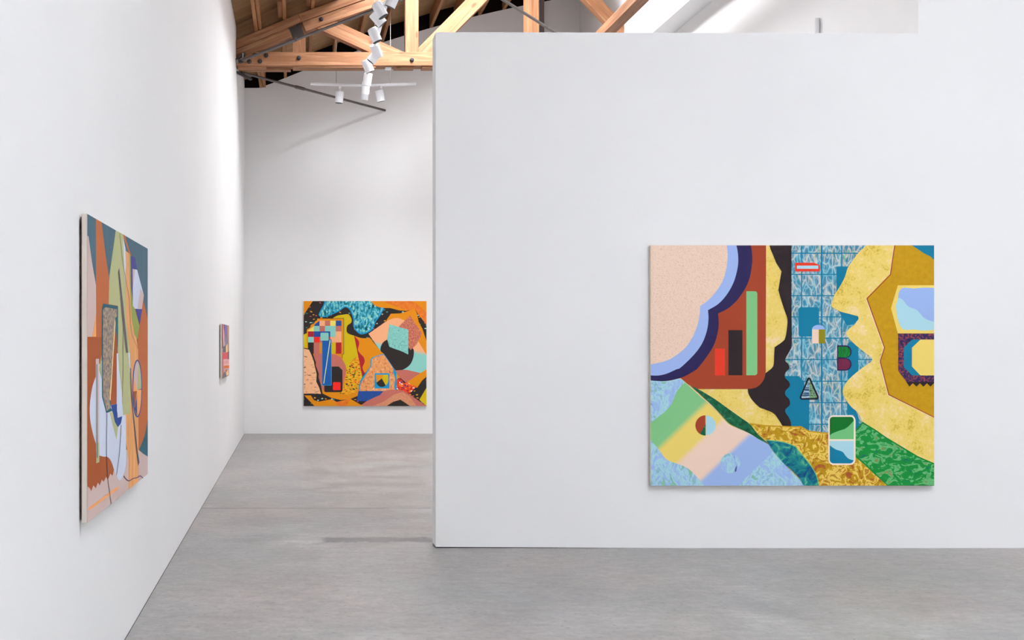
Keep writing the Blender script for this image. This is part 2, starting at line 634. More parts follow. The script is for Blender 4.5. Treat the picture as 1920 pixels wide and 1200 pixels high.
class Painting:
    """stretched canvas whose picture is laid down in thin films of paint, one above the other"""

    def __init__(self, name, label, left, right, ztop, zbot, thick, gap, px_frame):
        # left/right: (x, y) of the front face edges as seen by a viewer facing the picture
        L, R = Vector(left), Vector(right)
        self.W = (R - L).length
        self.H = ztop - zbot
        ax = (R - L).normalized()
        self.ax = Vector((ax.x, ax.y, 0))
        self.nrm = Vector((ax.y, -ax.x, 0))           # towards the viewer
        self.o = Vector(((L.x + R.x) / 2, (L.y + R.y) / 2, zbot))
        self.e = empty(name, self.o)
        self.e.rotation_euler = (0, 0, math.atan2(ax.y, ax.x))
        tag(self.e, label, 'painting')
        W, H = self.W, self.H
        c = mesh_obj('canvas', box_verts(-W / 2, W / 2, 0.0, thick, 0, H), BOXF, CANVAS, self.e)
        bevel_mesh(c, 0.0035, 2)
        s = 0.012
        for a in (box_verts(-W / 2 + s, -W / 2 + s + 0.04, thick, thick + gap, s, H - s),
                  box_verts(W / 2 - s - 0.04, W / 2 - s, thick, thick + gap, s, H - s),
                  box_verts(-W / 2 + s + 0.04, W / 2 - s - 0.04, thick, thick + gap, s, s + 0.04),
                  box_verts(-W / 2 + s + 0.04, W / 2 - s - 0.04, thick, thick + gap, H - s - 0.04, H - s)):
            mesh_obj('stretcher_bar', a, BOXF, BATTEN, self.e)
        self.layers = []
        self.v, self.f, self.fm, self.mats = [], [], [], []
        self.y = -0.0006
        self.frame = px_frame

    def loc(self, p):
        """photo pixel -> local (x, z) on the front face"""
        d = Vector(((p[0] - VX) / F, 1.0, -(p[1] - VY) / F))
        c = Vector((0, 0, EYE))
        t = (self.o - c).dot(self.nrm) / d.dot(self.nrm)
        q = c + d * t - self.o
        x, z = q.dot(self.ax), q.z
        e = 0.0018
        return (max(-self.W / 2 + e, min(self.W / 2 - e, x)), max(e, min(self.H - e, z)))

    def add(self, mat, pts):
        P = []
        for p in pts:
            q = self.loc(p)
            if not P or (abs(q[0] - P[-1][0]) + abs(q[1] - P[-1][1])) > 1e-5:
                P.append(q)
        if len(P) > 2 and abs(P[0][0] - P[-1][0]) + abs(P[0][1] - P[-1][1]) < 1e-5:
            P.pop()
        if len(P) < 3:
            return
        tris = tessellate_polygon([[Vector((q[0], q[1], 0)) for q in P]])
        b = len(self.v)
        self.v += [(q[0], self.y, q[1]) for q in P]
        m = MATS[mat]
        if m not in self.mats:
            self.mats.append(m)
        mi = self.mats.index(m)
        for t in tris:
            a, b2, c = (self.v[b + i] for i in t)
            cr = (b2[0] - a[0]) * (c[2] - a[2]) - (b2[2] - a[2]) * (c[0] - a[0])
            if abs(cr) < 1e-12:
                continue
            self.f.append(tuple(b + i for i in (t if cr > 0 else t[::-1])))
            self.fm.append(mi)
        self.y -= 0.00004

    def stroke(self, mat, pts, w, closed=False):
        P = [Vector((p[0], p[1])) for p in pts]
        if closed:
            P.append(P[0])
        n = len(P)
        Lf, Rt = [], []
        for i in range(n):
            if closed and i in (0, n - 1):
                d0, d1 = (P[-1] - P[-2]).normalized(), (P[1] - P[0]).normalized()
            else:
                d0 = (P[i] - P[i - 1]).normalized() if i > 0 else (P[1] - P[0]).normalized()
                d1 = (P[i + 1] - P[i]).normalized() if i < n - 1 else d0
            d = (d0 + d1)
            d = d.normalized() if d.length > 1e-6 else d0
            nn = Vector((-d.y, d.x))
            k = 1.0 / max(0.5, nn.dot(Vector((-d0.y, d0.x))))
            Lf.append(P[i] + nn * w / 2 * k)
            Rt.append(P[i] - nn * w / 2 * k)
        m = MATS[mat]
        if m not in self.mats:
            self.mats.append(m)
        mi = self.mats.index(m)
        b = len(self.v)
        for a, c in zip(Lf, Rt):
            for q in (a, c):
                x, z = self.loc(q)
                self.v.append((x, self.y, z))
        for i in range(n - 1):
            quad = (b + 2 * i, b + 2 * i + 1, b + 2 * i + 3, b + 2 * i + 2)
            A, B, C = (self.v[q] for q in quad[:3])
            cr = (B[0] - A[0]) * (C[2] - A[2]) - (B[2] - A[2]) * (C[0] - A[0])
            self.f.append(quad if cr > 0 else quad[::-1])
            self.fm.append(mi)
        self.y -= 0.00004

    def base(self, mat):
        x0, y0, x1, y1 = self.frame
        self.add(mat, rect(x0 - 30, y0 - 90, x1 + 30, y1 + 110))

    def done(self, label):
        me = bpy.data.meshes.new('painted_picture')
        me.from_pydata(self.v, [], self.f)
        for m in self.mats:
            me.materials.append(m)
        me.polygons.foreach_set('material_index', self.fm)
        me.update()
        o = link_mesh('painted_picture', me, self.e)
        o['label'] = label
        return self.e


# ------------------------------------------------------------------ roof: plywood deck on joists
ceiling = empty('ceiling', (0, 0, 0))
tag(ceiling, 'arched timber roof of plywood deck and exposed joists', kind='structure')
Y_SPLIT = Y_TRUSS + 0.10          # joists of the two bays meet over the truss


def deck(x0, x1, y0, y1, off):
    """one plywood sheet, long side across the joists, lying on the curve"""
    a = Vector((x0, (y0 + y1) / 2, roof_w(x0) + off + 0.009))
    b = Vector((x1, (y0 + y1) / 2, roof_w(x1) + off + 0.009))
    o = beam('deck_panel', a, b, y1 - y0 - 0.004, 0.018, PLY, ceiling, bevel=0)
    return o


xg = [-0.93, -0.1635, 0.9, 1.05, 2.25, 3.4, 4.30, 5.2, 6.2, 7.0, 7.6, 8.3, 9.4]
yg = [-4.4, -2.6, -1.0, 0.6, 2.2, 3.9, 5.5, 7.1, 7.5, 8.5, 9.5, 11.2, 12.3, 13.2, Y_SPLIT]
for i in range(len(xg) - 1):
    for j in range(len(yg) - 1):
        xm_, ym_ = (xg[i] + xg[i + 1]) / 2, (yg[j] + yg[j + 1]) / 2
        if any(s[0] < xm_ < s[1] and s[2] < ym_ < s[3] for s in (SKY_A, SKY_B, SKY_FILL)):
            continue
        deck(xg[i], xg[i + 1], yg[j], yg[j + 1], 0.44)
for i in range(6):
    for (y0, y1) in ((Y_SPLIT, 14.9), (14.9, 16.4)):
        deck(xg[i], min(xg[i + 1], 4.47), y0, y1, 0.24)
# joists of the front bay sit on the truss, those of the end bay reach the end wall
for k in range(5):
    x = -0.545 + 0.372 * k
    zb_ = roof_w(x) + 0.20
    if 0.8 < x < 3.3:
        continue
    beam('joist', (x, 7.2, zb_ + 0.118), (x, Y_SPLIT, zb_ + 0.118), 0.045, 0.236, JOIST, ceiling)
for k in range(14):
    x = -0.56 + 0.372 * k
    if x > 4.25:
        break
    zb_ = roof_w(x)
    beam('joist', (x, Y_SPLIT + 0.01, zb_ + 0.118), (x, 16.38, zb_ + 0.118), 0.045, 0.236, JOIST, ceiling)
    if k == 0:
        beam('joist', (x + 0.049, Y_SPLIT + 0.01, zb_ + 0.125), (x + 0.049, 16.38, zb_ + 0.125), 0.045, 0.236, JOIST, ceiling)
# doubled joist and hanger blocks near the wall in the front bay
beam('joist', (-0.497, 7.2, roof_w(-0.5) + 0.322), (-0.497, Y_SPLIT, roof_w(-0.5) + 0.322), 0.042, 0.236, JOIST, ceiling)
for x in (-0.173, 0.199):
    z = roof_w(x) + 0.20
    beam('joist_block', (x - 0.055, Y_TRUSS - 0.62, z + 0.13), (x - 0.055, Y_TRUSS + 0.02, z + 0.13), 0.06, 0.20, FIR, ceiling)
# risers that close the step between the two deck levels above the truss
for i in range(6):
    xa, xb = xg[i], min(xg[i + 1], 4.47)
    beam('deck_riser', (xa, Y_SPLIT + 0.012, roof_w(xa) + 0.35), (xb, Y_SPLIT + 0.012, roof_w(xb) + 0.35), 0.018, 0.25, PLY, ceiling, bevel=0)
# near-black sheet painting in the shade of the joist cavities above the end wall
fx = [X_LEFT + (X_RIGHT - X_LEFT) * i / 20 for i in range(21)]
prism('cavity_shade_board', [(x, roof_w(x) - 0.10) for x in fx] + [(x, roof_w(x) + 0.243) for x in reversed(fx)], Y_BACK + 0.02, Y_BACK + 0.04, CAVITY_DARK, ceiling)

# roof lights: frames and glass in the openings (above the picture); the third is added for fill
for idx, s in enumerate((SKY_A, SKY_B, SKY_FILL)):
    w = empty('window_%d' % (idx + 1), (0, 0, 0))
    tag(w, ('small glazed roof light just in front of the truss', 'large glazed roof light above the front room', 'added glazed roof light for fill just behind the partition')[idx], kind='structure')
    dp = (WELL, 0.0, 0.15)[idx]  # added well depth that narrows the light below
    za, zb2 = roof_w(s[0]) + 0.52 + dp, roof_w(s[1]) + 0.52 + dp
    hh = 0.16 + dp
    for (a, b) in (((s[0], s[2], za), (s[1], s[2], zb2)), ((s[0], s[3], za), (s[1], s[3], zb2)),
                   ((s[0], s[2], za), (s[0], s[3], za)), ((s[1], s[2], zb2), (s[1], s[3], zb2))):
        dz = Vector((0, 0, dp / 2))
        beam('window_frame', Vector(a) - dz, Vector(b) - dz, 0.05, hh, WALL, w)
    ncol = 3
    for k in range(ncol):
        ya, yb = s[2] + (s[3] - s[2]) * k / ncol, s[2] + (s[3] - s[2]) * (k + 1) / ncol
        beam('pane', (s[0], (ya + yb) / 2, za + 0.06), (s[1], (ya + yb) / 2, zb2 + 0.06), yb - ya - 0.02, 0.008, GLASS_M, w, bevel=0)

# ------------------------------------------------------------------ timber truss
truss = empty('roof_truss', (1.8, Y_TRUSS, 5.05))
tag(truss, 'timber roof truss with bolted chords spanning above the rear room', 'truss')
TM = Matrix.Translation((-1.8, -Y_TRUSS, -5.05))


def tr(o):
    """parent to the truss keeping the world position"""
    o.parent = truss
    o.matrix_basis = TM @ o.matrix_basis
    return o


def tp(px, py, dy=0.0):
    v = at(px, py, Y_TRUSS)
    return Vector((v.x, Y_TRUSS + dy, v.z))


TH = 0.186
zc0, zc1 = tp(0, 123).z, tp(0, 97.5).z
tr(box('bottom_chord', X_LEFT - 0.08, X_RIGHT + 0.06, Y_TRUSS, Y_TRUSS + TH, zc0, zc1, FIR, None, 0.006))
# boards nailed under the chord
for (x0, x1, y0, h, d) in ((446, 499, 0.02, 0.030, 0.12), (446, 545, 0.10, 0.034, 0.10), (549, 705, 0.012, 0.022, 0.17), (740, 777, 0.03, 0.022, 0.15), (792, 900, 0.02, 0.022, 0.16)):
    tr(box('under_board', tp(x0, 0).x, tp(x1, 0).x, Y_TRUSS + y0, Y_TRUSS + y0 + d, zc0 - h, zc0, FIR, None, 0.003))
# top chord in straight runs between panel points: upper and lower ply
pts_x = [-0.86, 0.03, 1.53, 3.10, 4.40]


def chord_run(name, x0, x1, o_top, o_bot, y0, y1, tilt=0.0):
    za = roof_w(x0) + 0.20
    zb3 = roof_w(x1) + 0.20
    h = (o_top - o_bot)
    a = Vector((x0, (y0 + y1) / 2, za - (-(o_top + o_bot) / 2)))
    b = Vector((x1, (y0 + y1) / 2, zb3 - (-(o_top + o_bot) / 2)))
    return tr(beam(name, a, b, y1 - y0, h * 0.92, FIR))


for a, b in zip(pts_x[:-1], pts_x[1:]):
    chord_run('top_chord', a, b, 0.0, -0.118, Y_TRUSS - 0.02, Y_TRUSS + TH + 0.02)
low = [(-0.84, -0.105), (0.085, 1.50), (1.56, 3.07), (3.13, 4.40)]
for a, b in low:
    chord_run('lower_chord', a, b, -0.122, -0.262, Y_TRUSS, Y_TRUSS + TH)
# vertical posts
for x0, x1, dy in ((549, 573, 0.03), (760, 785, 0.012), (986, 1011.5, 0.012)):
    xa, xb = tp(x0, 0).x, tp(x1, 0).x
    zt = roof_w((xa + xb) / 2) + 0.20 - 0.13
    tr(beam('post', ((xa + xb) / 2, Y_TRUSS + dy + 0.07, zc1 - 0.02), ((xa + xb) / 2, Y_TRUSS + dy + 0.07, zt), 0.14, xb - xa, FIR, up=(1, 0, 0)))
# web members
def web(p0, p1, h, dy, th):
    a, b = tp(*p0, dy + th / 2), tp(*p1, dy + th / 2)
    return tr(beam('web_member', a, b, th, h, FIR))


web((585, 33), (752, 109), 0.192, 0.022, 0.13)
web((791, 103), (985, -93), 0.205, 0.024, 0.13)
web((1012, -109), (1177.4, 66), 0.168, 0.024, 0.13)
# dark steel splice plate on the lower chord over the first post
pl = []
for p in ((543.5, 53.5), (562.5, 44), (570.5, 65), (566, 68.5), (549.5, 71)):
    v = tp(*p)
    pl.append((v.x, v.z))
tr(prism('steel_plate', pl, Y_TRUSS + 0.002, Y_TRUSS + 0.05, STEEL))
# bolts with washers
bolt_me = lathe_mesh('bolt', [(0.030, 0.0), (0.030, 0.006), (0.019, 0.008), (0.019, 0.026), (0.013, 0.032)], 14)
shade(bolt_me, 30)
bolt_me.materials.append(STEEL)
for (x, y) in ((456.5, 103.5), (477.5, 103), (499, 104), (467.5, 115.5), (487.5, 115), (560.5, 109), (772, 112.5), (602.5, 36)):
    o = link_mesh('bolt', bolt_me)
    o.matrix_local = Matrix.Translation(tp(x, y)) @ Matrix.Rotation(math.pi / 2, 4, 'X')
    tr(o)
# steel anchor bracket at the wall end
v0, v1 = tp(441.5, 117.5), tp(463, 114.5)
tr(beam('anchor_bracket', (v0.x, Y_TRUSS - 0.06, v0.z), (v1.x, Y_TRUSS - 0.06, v1.z), 0.10, 0.022, BRACKET))
tr(beam('anchor_bracket', (v0.x, Y_TRUSS - 0.09, v0.z + 0.01), (v1.x - 0.02, Y_TRUSS - 0.05, v1.z + 0.085), 0.05, 0.022, STEEL))
tr(rod('bolt', (v0.x + 0.1, Y_TRUSS - 0.09, v0.z - 0.03), (v0.x + 0.1, Y_TRUSS - 0.09, v0.z + 0.10), 0.011, BRACKET))
v2 = tp(446, 133)
tr(beam('anchor_bracket', (v2.x - 0.03, Y_TRUSS + 0.12, v2.z + 0.02), (v2.x + 0.17, Y_TRUSS + 0.24, v2.z - 0.055), 0.06, 0.02, STEEL))

# longitudinal struts under the truss
ZS = EYE + 3.55
o = beam('ceiling_strut', (3.585, Y_PART + 0.4, ZS + 0.057), (3.585, Y_TRUSS + TH, ZS + 0.057), 0.135, 0.114, FIR)
tag(o, 'bare timber strut running towards the truss above the partition', 'beam')
o = beam('ceiling_beam', (X_RIGHT - 0.125, Y_PART + 0.2, ZS + 0.12), (X_RIGHT - 0.125, Y_BACK - 0.01, ZS + 0.12), 0.25, 0.24, WALL)
tag(o, 'white painted beam along the right side wall above the partition', 'beam')

# ------------------------------------------------------------------ tie rods of the roof bracing
def tie(name, a, b, r, label, turn=0.15):
    a, b = Vector(a), Vector(b)
    e = empty(name, a)
    tag(e, label, 'tie rod', 'steel tie rods bracing the roof')
    L = b - a
    rod('rod', (0, 0, 0), L, r, ROD, e)
    u = L.normalized()
    rod('turnbuckle', u * (L.length * turn), u * (L.length * turn + 0.16), r * 1.4, ROD, e)
    rod('end_nut', (0, 0, 0), u * 0.05, r * 2.0, STEEL, e, 6)
    return e


ra = at(450, 114.5, Y_TRUSS - 0.10)
rb = Vector((0.845, 11.43, 5.085))
tie('tie_rod', ra, ra + (rb - ra) * 2.68, 0.017, 'long steel rod rising from the left wall in front of the truss')
rc = at(451, 135.5, Y_TRUSS + 0.19)
tie('tie_rod', rc, (1.34, Y_BACK, 4.95), 0.017, 'steel rod running behind the truss down to the end wall', 0.35)
tie('tie_rod', (3.52, 12.70, 5.0), (-0.79, 6.79, 5.0), 0.016, 'thin steel rod crossing the timber post above the partition', 0.75)

# small conduit on the side wall and a plain vertical grey strip on the end wall
v = at(1532, 34, 4.30 * F / (1532 - VX))
o = rod('conduit', (X_RIGHT - 0.02, v.y, 2.6), (X_RIGHT - 0.02, v.y, v.z), 0.018, GREYP)
tag(o, 'short grey conduit on the white side wall above the partition', 'pipe')
o = box('wall_strip', (1012 - VX) / F * 15.75, (1020.5 - VX) / F * 15.75, 15.745, 15.779, 4.0, EYE + (642 + 60) / F * 15.75, plain('grey_strip_colour', (128, 120, 118), 0.6), None, 0.004)
tag(o, 'grey vertical strip on the end wall beside the third truss post', 'pipe')

# ------------------------------------------------------------------ paint colours
for nm, c in dict(
        teal=(0, 120, 154), rust=(162, 64, 36), navy=(40, 34, 84), sky=(156, 180, 230), black=(42, 31, 34), brightred=(226, 58, 34),
        leaf=(126, 193, 130), yellow=(233, 206, 106), lilac=(151, 178, 227), aqua=(168, 210, 222), peach=(236, 206, 184), brick=(156, 66, 20),
        olive=(140, 132, 6), emerald=(8, 128, 44), emerald_dark=(4, 112, 36), mint=(110, 190, 122), palepink=(246, 222, 206), outline=(30, 26, 78),
        ink=(16, 18, 30), maroon=(112, 34, 66), orange=(222, 138, 6), orange_deep=(224, 112, 24), gold_y=(208, 180, 4), crimson=(172, 28, 42),
        rose=(192, 108, 94), salmon=(240, 172, 126), turq=(134, 200, 188), cobalt=(34, 76, 150), bluebar=(26, 90, 166), red=(238, 38, 30),
        butter=(236, 216, 100), night=(44, 38, 36), lemonline=(240, 236, 150), cerulean=(8, 146, 196), steelteal=(62, 98, 116),
        terracotta=(188, 102, 52), terracotta_dark=(166, 80, 26), dustpink=(204, 180, 174), apricot=(250, 166, 98), sage=(180, 182, 132), moss=(148, 158, 76),
        mist=(202, 210, 228), indigo=(58, 62, 138), slate=(98, 86, 92), tan=(216, 178, 120), petrol=(22, 92, 110), deepblue=(16, 68, 148),
        straw=(238, 206, 140), coral=(214, 86, 92), violet=(122, 108, 170), fawn=(184, 140, 110), pinkish=(226, 176, 176), ash=(112, 104, 110),
        plum=(96, 60, 100), greyviolet=(138, 124, 146), pinkgrey=(196, 160, 160)).items():
    pm(nm, c)
pm_mottle('mustard', [(0.3, (186, 140, 4)), (0.7, (200, 152, 10))], 30, (1, 1, 1), 4, 0.2)
pm_mottle('peach_dots', [(0.34, (210, 176, 154)), (0.43, (232, 202, 180)), (0.6, (236, 207, 187))], 190, (1, 1, 1), 2, 0.0)
pm_mottle('lilac_mottle', [(0.33, (46, 66, 140)), (0.38, (148, 174, 224)), (0.47, (156, 188, 226)), (0.53, (166, 214, 216)), (0.58, (150, 182, 226)), (0.64, (120, 190, 140))], 11, (1, 1, 0.7), 6, 1.2)
pm_mottle('forest_mottle', [(0.35, (6, 70, 44)), (0.55, (16, 104, 66)), (0.72, (70, 140, 100))], 34, (1, 1, 1), 5, 0.6)
pm_mottle('ochre_mottle', [(0.36, (168, 84, 40)), (0.41, (184, 140, 10)), (0.50, (190, 148, 16)), (0.52, (232, 200, 96)), (0.62, (228, 192, 84)), (0.66, (180, 120, 30))], 15, (1, 1, 1), 3, 1.6)
pm_mottle('ocean_mottle', [(0.34, (6, 66, 120)), (0.46, (0, 104, 130)), (0.58, (30, 140, 130)), (0.70, (110, 190, 150))], 17, (1, 1, 1), 4, 1.4)
pm_mottle('green_mottle', [(0.34, (14, 92, 110)), (0.38, (8, 138, 52)), (0.52, (10, 140, 54)), (0.56, (112, 188, 128)), (0.64, (60, 162, 90)), (0.70, (196, 80, 50))], 13, (1, 1, 1.6), 4, 1.2)
pm_mottle('purple_mottle', [(0.40, (44, 34, 84)), (0.52, (66, 44, 86)), (0.58, (150, 62, 62))], 60, (1, 1, 1), 3, 0.3)
pm_mottle('tri_stripes', [(0.40, (40, 70, 110)), (0.52, (190, 214, 222)), (0.62, (120, 176, 204))], 20, (0.25, 1, 6.0), 2, 0.2)
pm_mottle('tri_grid', [(0.40, (90, 120, 90)), (0.52, (150, 200, 150)), (0.62, (130, 180, 120))], 60, (1, 1, 1), 2, 0.2)
pm_mottle('letter_green', [(0.35, (2, 96, 36)), (0.6, (8, 132, 52))], 45, (2.4, 1, 0.6), 2, 0.2, rot=(0, 0.7, 0))
pm_mottle('reef_mottle', [(0.34, (8, 60, 70)), (0.42, (16, 118, 120)), (0.50, (50, 158, 196)), (0.56, (110, 196, 190)), (0.64, (180, 222, 206)), (0.70, (20, 120, 110))], 17, (1.7, 1, 0.8), 3, 0.4)
pm_mottle('hill_mottle', [(0.38, (196, 110, 70)), (0.48, (228, 158, 100)), (0.56, (232, 150, 70)), (0.66, (226, 190, 170))], 22, (1.4, 1, 1), 5, 1.0)
pm_mottle('orange_mottle', [(0.35, (216, 104, 20)), (0.65, (230, 128, 40))], 16, (1, 1, 1), 3, 0.5)
pm_mottle('rose_speckle', [(0.40, (176, 84, 78)), (0.52, (194, 112, 96)), (0.64, (224, 150, 80))], 55, (1, 1, 1), 3, 0.2)
pm_mottle('peach_speckle', [(0.40, (196, 124, 96)), (0.55, (216, 146, 110)), (0.68, (206, 150, 90))], 60, (1, 1, 1), 3, 0.2)
pm_mottle('cliff', [(0.36, (120, 70, 50)), (0.41, (240, 178, 132)), (0.7, (244, 190, 146))], 17, (1, 1, 2.4), 3, 0.3, rot=(0, -0.6, 0))
pm_mottle('turq_speckle', [(0.32, (30, 60, 60)), (0.37, (118, 186, 176)), (0.6, (138, 204, 192))], 34, (1, 1, 1), 4, 0.0)
pm_mottle('grey_speckle', [(0.38, (96, 92, 104)), (0.5, (150, 134, 120)), (0.62, (186, 160, 122))], 60, (1, 1, 1), 4, 0.3)
pm_mottle('woodgrain', [(0.35, (214, 146, 84)), (0.6, (236, 170, 106))], 8, (5, 1, 0.5), 4, 0.6)
pm_mottle('petrol_wash', [(0.35, (56, 92, 111)), (0.65, (65, 102, 119))], 10, (3, 1, 0.6), 4, 0.4)
pm_confetti('black_confetti', (42, 36, 35), [(60, 140, 130), (42, 36, 35), (200, 90, 80), (42, 36, 35), (222, 150, 30), (42, 36, 35), (180, 210, 200), (42, 36, 35), (42, 36, 35)], 13.0, 0.17, (1, 1.8, 1))
pm_confetti('orange_confetti', (226, 150, 16), [(236, 92, 30), (60, 50, 26), (222, 190, 20), (236, 92, 30), (214, 140, 20), (80, 70, 30), (240, 120, 30)], 24.0, 0.34, (1, 2.3, 1), (220, 190, 30))
pm_confetti('red_confetti', (228, 66, 30), [(240, 236, 220), (180, 30, 40), (60, 60, 120), (240, 130, 40), (196, 30, 40)], 24.0, 0.34, (1, 1.4, 1))


def pm_caustic():
    """light net on the bottom of a pool: pale wavy strands over teal"""
    m, nt, b = new_mat('paint_caustic', 0.6, 0.25)
    tc = N(nt, 'ShaderNodeTexCoord')
    sp = N(nt, 'ShaderNodeSeparateXYZ')
    nt.links.new(tc.outputs['Object'], sp.inputs[0])
    cb_ = N(nt, 'ShaderNodeCombineXYZ')
    nt.links.new(math_n(nt, 'MULTIPLY', sp.outputs['X'], 2.3), cb_.inputs[0])
    nt.links.new(sp.outputs['Z'], cb_.inputs[1])
    v = cb_.outputs[0]
    nz = N(nt, 'ShaderNodeTexNoise')
    nz.inputs['Scale'].default_value = 11.0
    nz.inputs['Detail'].default_value = 1.0
    nt.links.new(v, nz.inputs['Vector'])
    sc = N(nt, 'ShaderNodeVectorMath', operation='SCALE')
    sc.inputs['Scale'].default_value = 0.11
    nt.links.new(nz.outputs['Color'], sc.inputs[0])
    ad = N(nt, 'ShaderNodeVectorMath', operation='ADD')
    nt.links.new(v, ad.inputs[0])
    nt.links.new(sc.outputs[0], ad.inputs[1])
    vals = []
    for s in (12.0, 19.0):
        vo = N(nt, 'ShaderNodeTexVoronoi', feature='DISTANCE_TO_EDGE', voronoi_dimensions='2D')
        vo.inputs['Scale'].default_value = s
        nt.links.new(ad.outputs[0], vo.inputs['Vector'])
        r = ramp(nt, [(0.0, (1, 1, 1, 1)), (0.055, (0.75, 0.75, 0.75, 1)), (0.16, (0.12, 0.12, 0.12, 1)), (0.3, (0, 0, 0, 1))])
        nt.links.new(vo.outputs['Distance'], r.inputs['Fac'])
        vals.append(r.outputs['Color'])
    f = math_n(nt, 'MAXIMUM', vals[0], math_n(nt, 'MULTIPLY', vals[1], 0.62))
    f = math_n(nt, 'MULTIPLY_ADD', f, 0.84, 0.10)
    hue = ramp(nt, [(0.38, col((140, 200, 212), K)), (0.52, col((200, 212, 206), K)), (0.62, col((216, 204, 188), K)), (0.70, col((140, 200, 150), K))])
    nt.links.new(noise(nt, v, 8.0, 2), hue.inputs['Fac'])
    nt.links.new(mixc(nt, f, col((6, 122, 156), K), hue.outputs['Color']), b.inputs['Base Color'])
    MATS['caustic'] = m


def pm_gold():
    """yellow leaf with clouds of fine olive speckle and pale worn patches"""
    m, nt, b = new_mat('paint_gold', 0.55, 0.3)
    v = coords(nt)
    cloud = noise(nt, v, 4.2, 3, 0.6)
    fine = noise(nt, v, 70.0, 5, 0.75)
    mid_ = noise(nt, v, 14.0, 6, 0.7)
    sp = math_n(nt, 'MULTIPLY_ADD', fine, 0.9, math_n(nt, 'MULTIPLY_ADD', cloud, 1.0, math_n(nt, 'MULTIPLY', mid_, 0.8)))
    r = ramp(nt, [(0.36, col((238, 210, 160), K)), (0.42, col((233, 206, 116), K)), (0.54, col((230, 201, 98), K)), (0.60, col((212, 180, 66), K)), (0.70, col((184, 152, 30), K))])
    mr = N(nt, 'ShaderNodeMapRange')
    for i_, val in ((1, 0.6), (2, 2.2), (3, 0.0), (4, 1.0)):
        mr.inputs[i_].default_value = val
    nt.links.new(sp, mr.inputs[0])
    nt.links.new(mr.outputs[0], r.inputs['Fac'])
    nt.links.new(r.outputs['Color'], b.inputs['Base Color'])
    MATS['gold'] = m


pm_gold()
pm_caustic()

# ------------------------------------------------------------------ painting on the partition
yfr = Y_PART - 0.032
pa, pb = at(1219.3, 0, yfr), at(1751.5, 0, yfr)
P1 = Painting('painting', 'large abstract painting with a yellow face profile on the partition wall',
              (pa.x, yfr), (pb.x, yfr), at(0, 459.7, yfr).z, at(0, 911, yfr).z, 0.026, 0.006, (1219, 459, 1752, 911))
A, B, C, D = crop(1210, 450, 5), crop(1480, 450, 5), crop(1210, 680, 5), crop(1480, 680, 5)
E, Fc, Gc, H, I = crop(1540, 770, 10.9), crop(1550, 560, 8.573), crop(1400, 640, 6.667), crop(1480, 690, 15), crop(1640, 530, 4.8)
P1.base('gold')
P1.add('caustic', [(1480, 455), (1650, 455), (1650, 820), (1474, 820), (1474, 745), (1464, 735), (1464, 655), (1480, 640)])
for x, w in ((1503, 2.2), (1540.6, 3.0), (1578.2, 2.2)):
    P1.stroke('teal', [(x, 455), (x, 815)], w)
for y in (474.8, 514.5, 554.5, 594.2, 634, 674.2, 714.8, 755, 795.4):
    P1.stroke('teal', [(1481 if y < 650 else 1465, y), (1640, y)], 2.0)
P1.add('teal', B((440, 248), (660, 248), (660, 500), (440, 500)))
P1.add('teal', B((440, 640), (470, 680), (530, 790), (545, 802), (600, 790), (660, 735), (640, 690), (470, 640)))
P1.add('teal', rrect(*B((85, 630))[0], *B((278, 905))[0], 5))
P1.add('teal', rrect(*B((545, 958))[0], *B((645, 1300))[0], 4, (1, 1, 0, 0)))
P1.add('teal', D((-60, 125), (88, 125), (140, 180), (140, 345), (185, 345), (185, 660), (-15, 640), (-60, 480)))
P1.add('teal', D((540, 360), (620, 440), (650, 520), (650, 640), (610, 660), (600, 490), (540, 490)))
# red tag, little house, triangle
P1.add('brightred', B((52, 213), (230, 213), (285, 236), (285, 295), (52, 295)))
P1.add('aqua', B((70, 240), (270, 240), (270, 270), (70, 270)))
P1.add('lilac', B(*arc(272, 838, 60, 42, 180, 360, 16)))
P1.add('peach', B((212, 838), (275, 838), (275, 970), (212, 970)))
P1.add('olive', B((275, 838), (335, 838), (335, 970), (275, 970)))
tri = H((548, 300), (795, 830), (770, 865), (340, 865), (310, 830))
P1.add('tri_stripes', H((548, 300), (570, 865), (340, 865), (318, 830)))
P1.add('tri_grid', H((548, 300), (560, 320), (785, 830), (770, 862), (560, 865)))
for k in range(9):
    y = 420 + k * 50
    hw = (y - 300) / 530 * 235
    P1.stroke('ink', H((555, y), (552 + hw, y + 4)), 0.5)
    if k < 8:
        P1.stroke('steelteal', sm(H((548 - hw + 25, y + 12), (548 - hw / 2, y + 22), (548, y + 14)), 4), 0.9)
for x in (600, 645, 690, 735):
    P1.stroke('ink', H((x, 300 + (x - 548) / 247 * 530 + 30), (x, 860)), 0.45)
P1.stroke('ink', H((548, 290), (570, 300), (800, 815), (785, 862), (750, 868), (345, 868), (308, 840), (315, 800), (525, 300)), 3.0, True)
# letter B
P1.add('outline', Fc((165, 750), (300, 750), *arc(300, 853, 98, 103, -90, 90, 18), *arc(300, 1055, 98, 102, -90, 90, 18), (165, 1157)))
P1.add('letter_green', Fc((183, 772), (300, 772), *arc(300, 858, 78, 86, -90, 90, 14), (183, 944)))
P1.add('maroon', Fc((183, 966), (300, 966), *arc(300, 1052, 78, 86, -90, 90, 14), (183, 1138)))
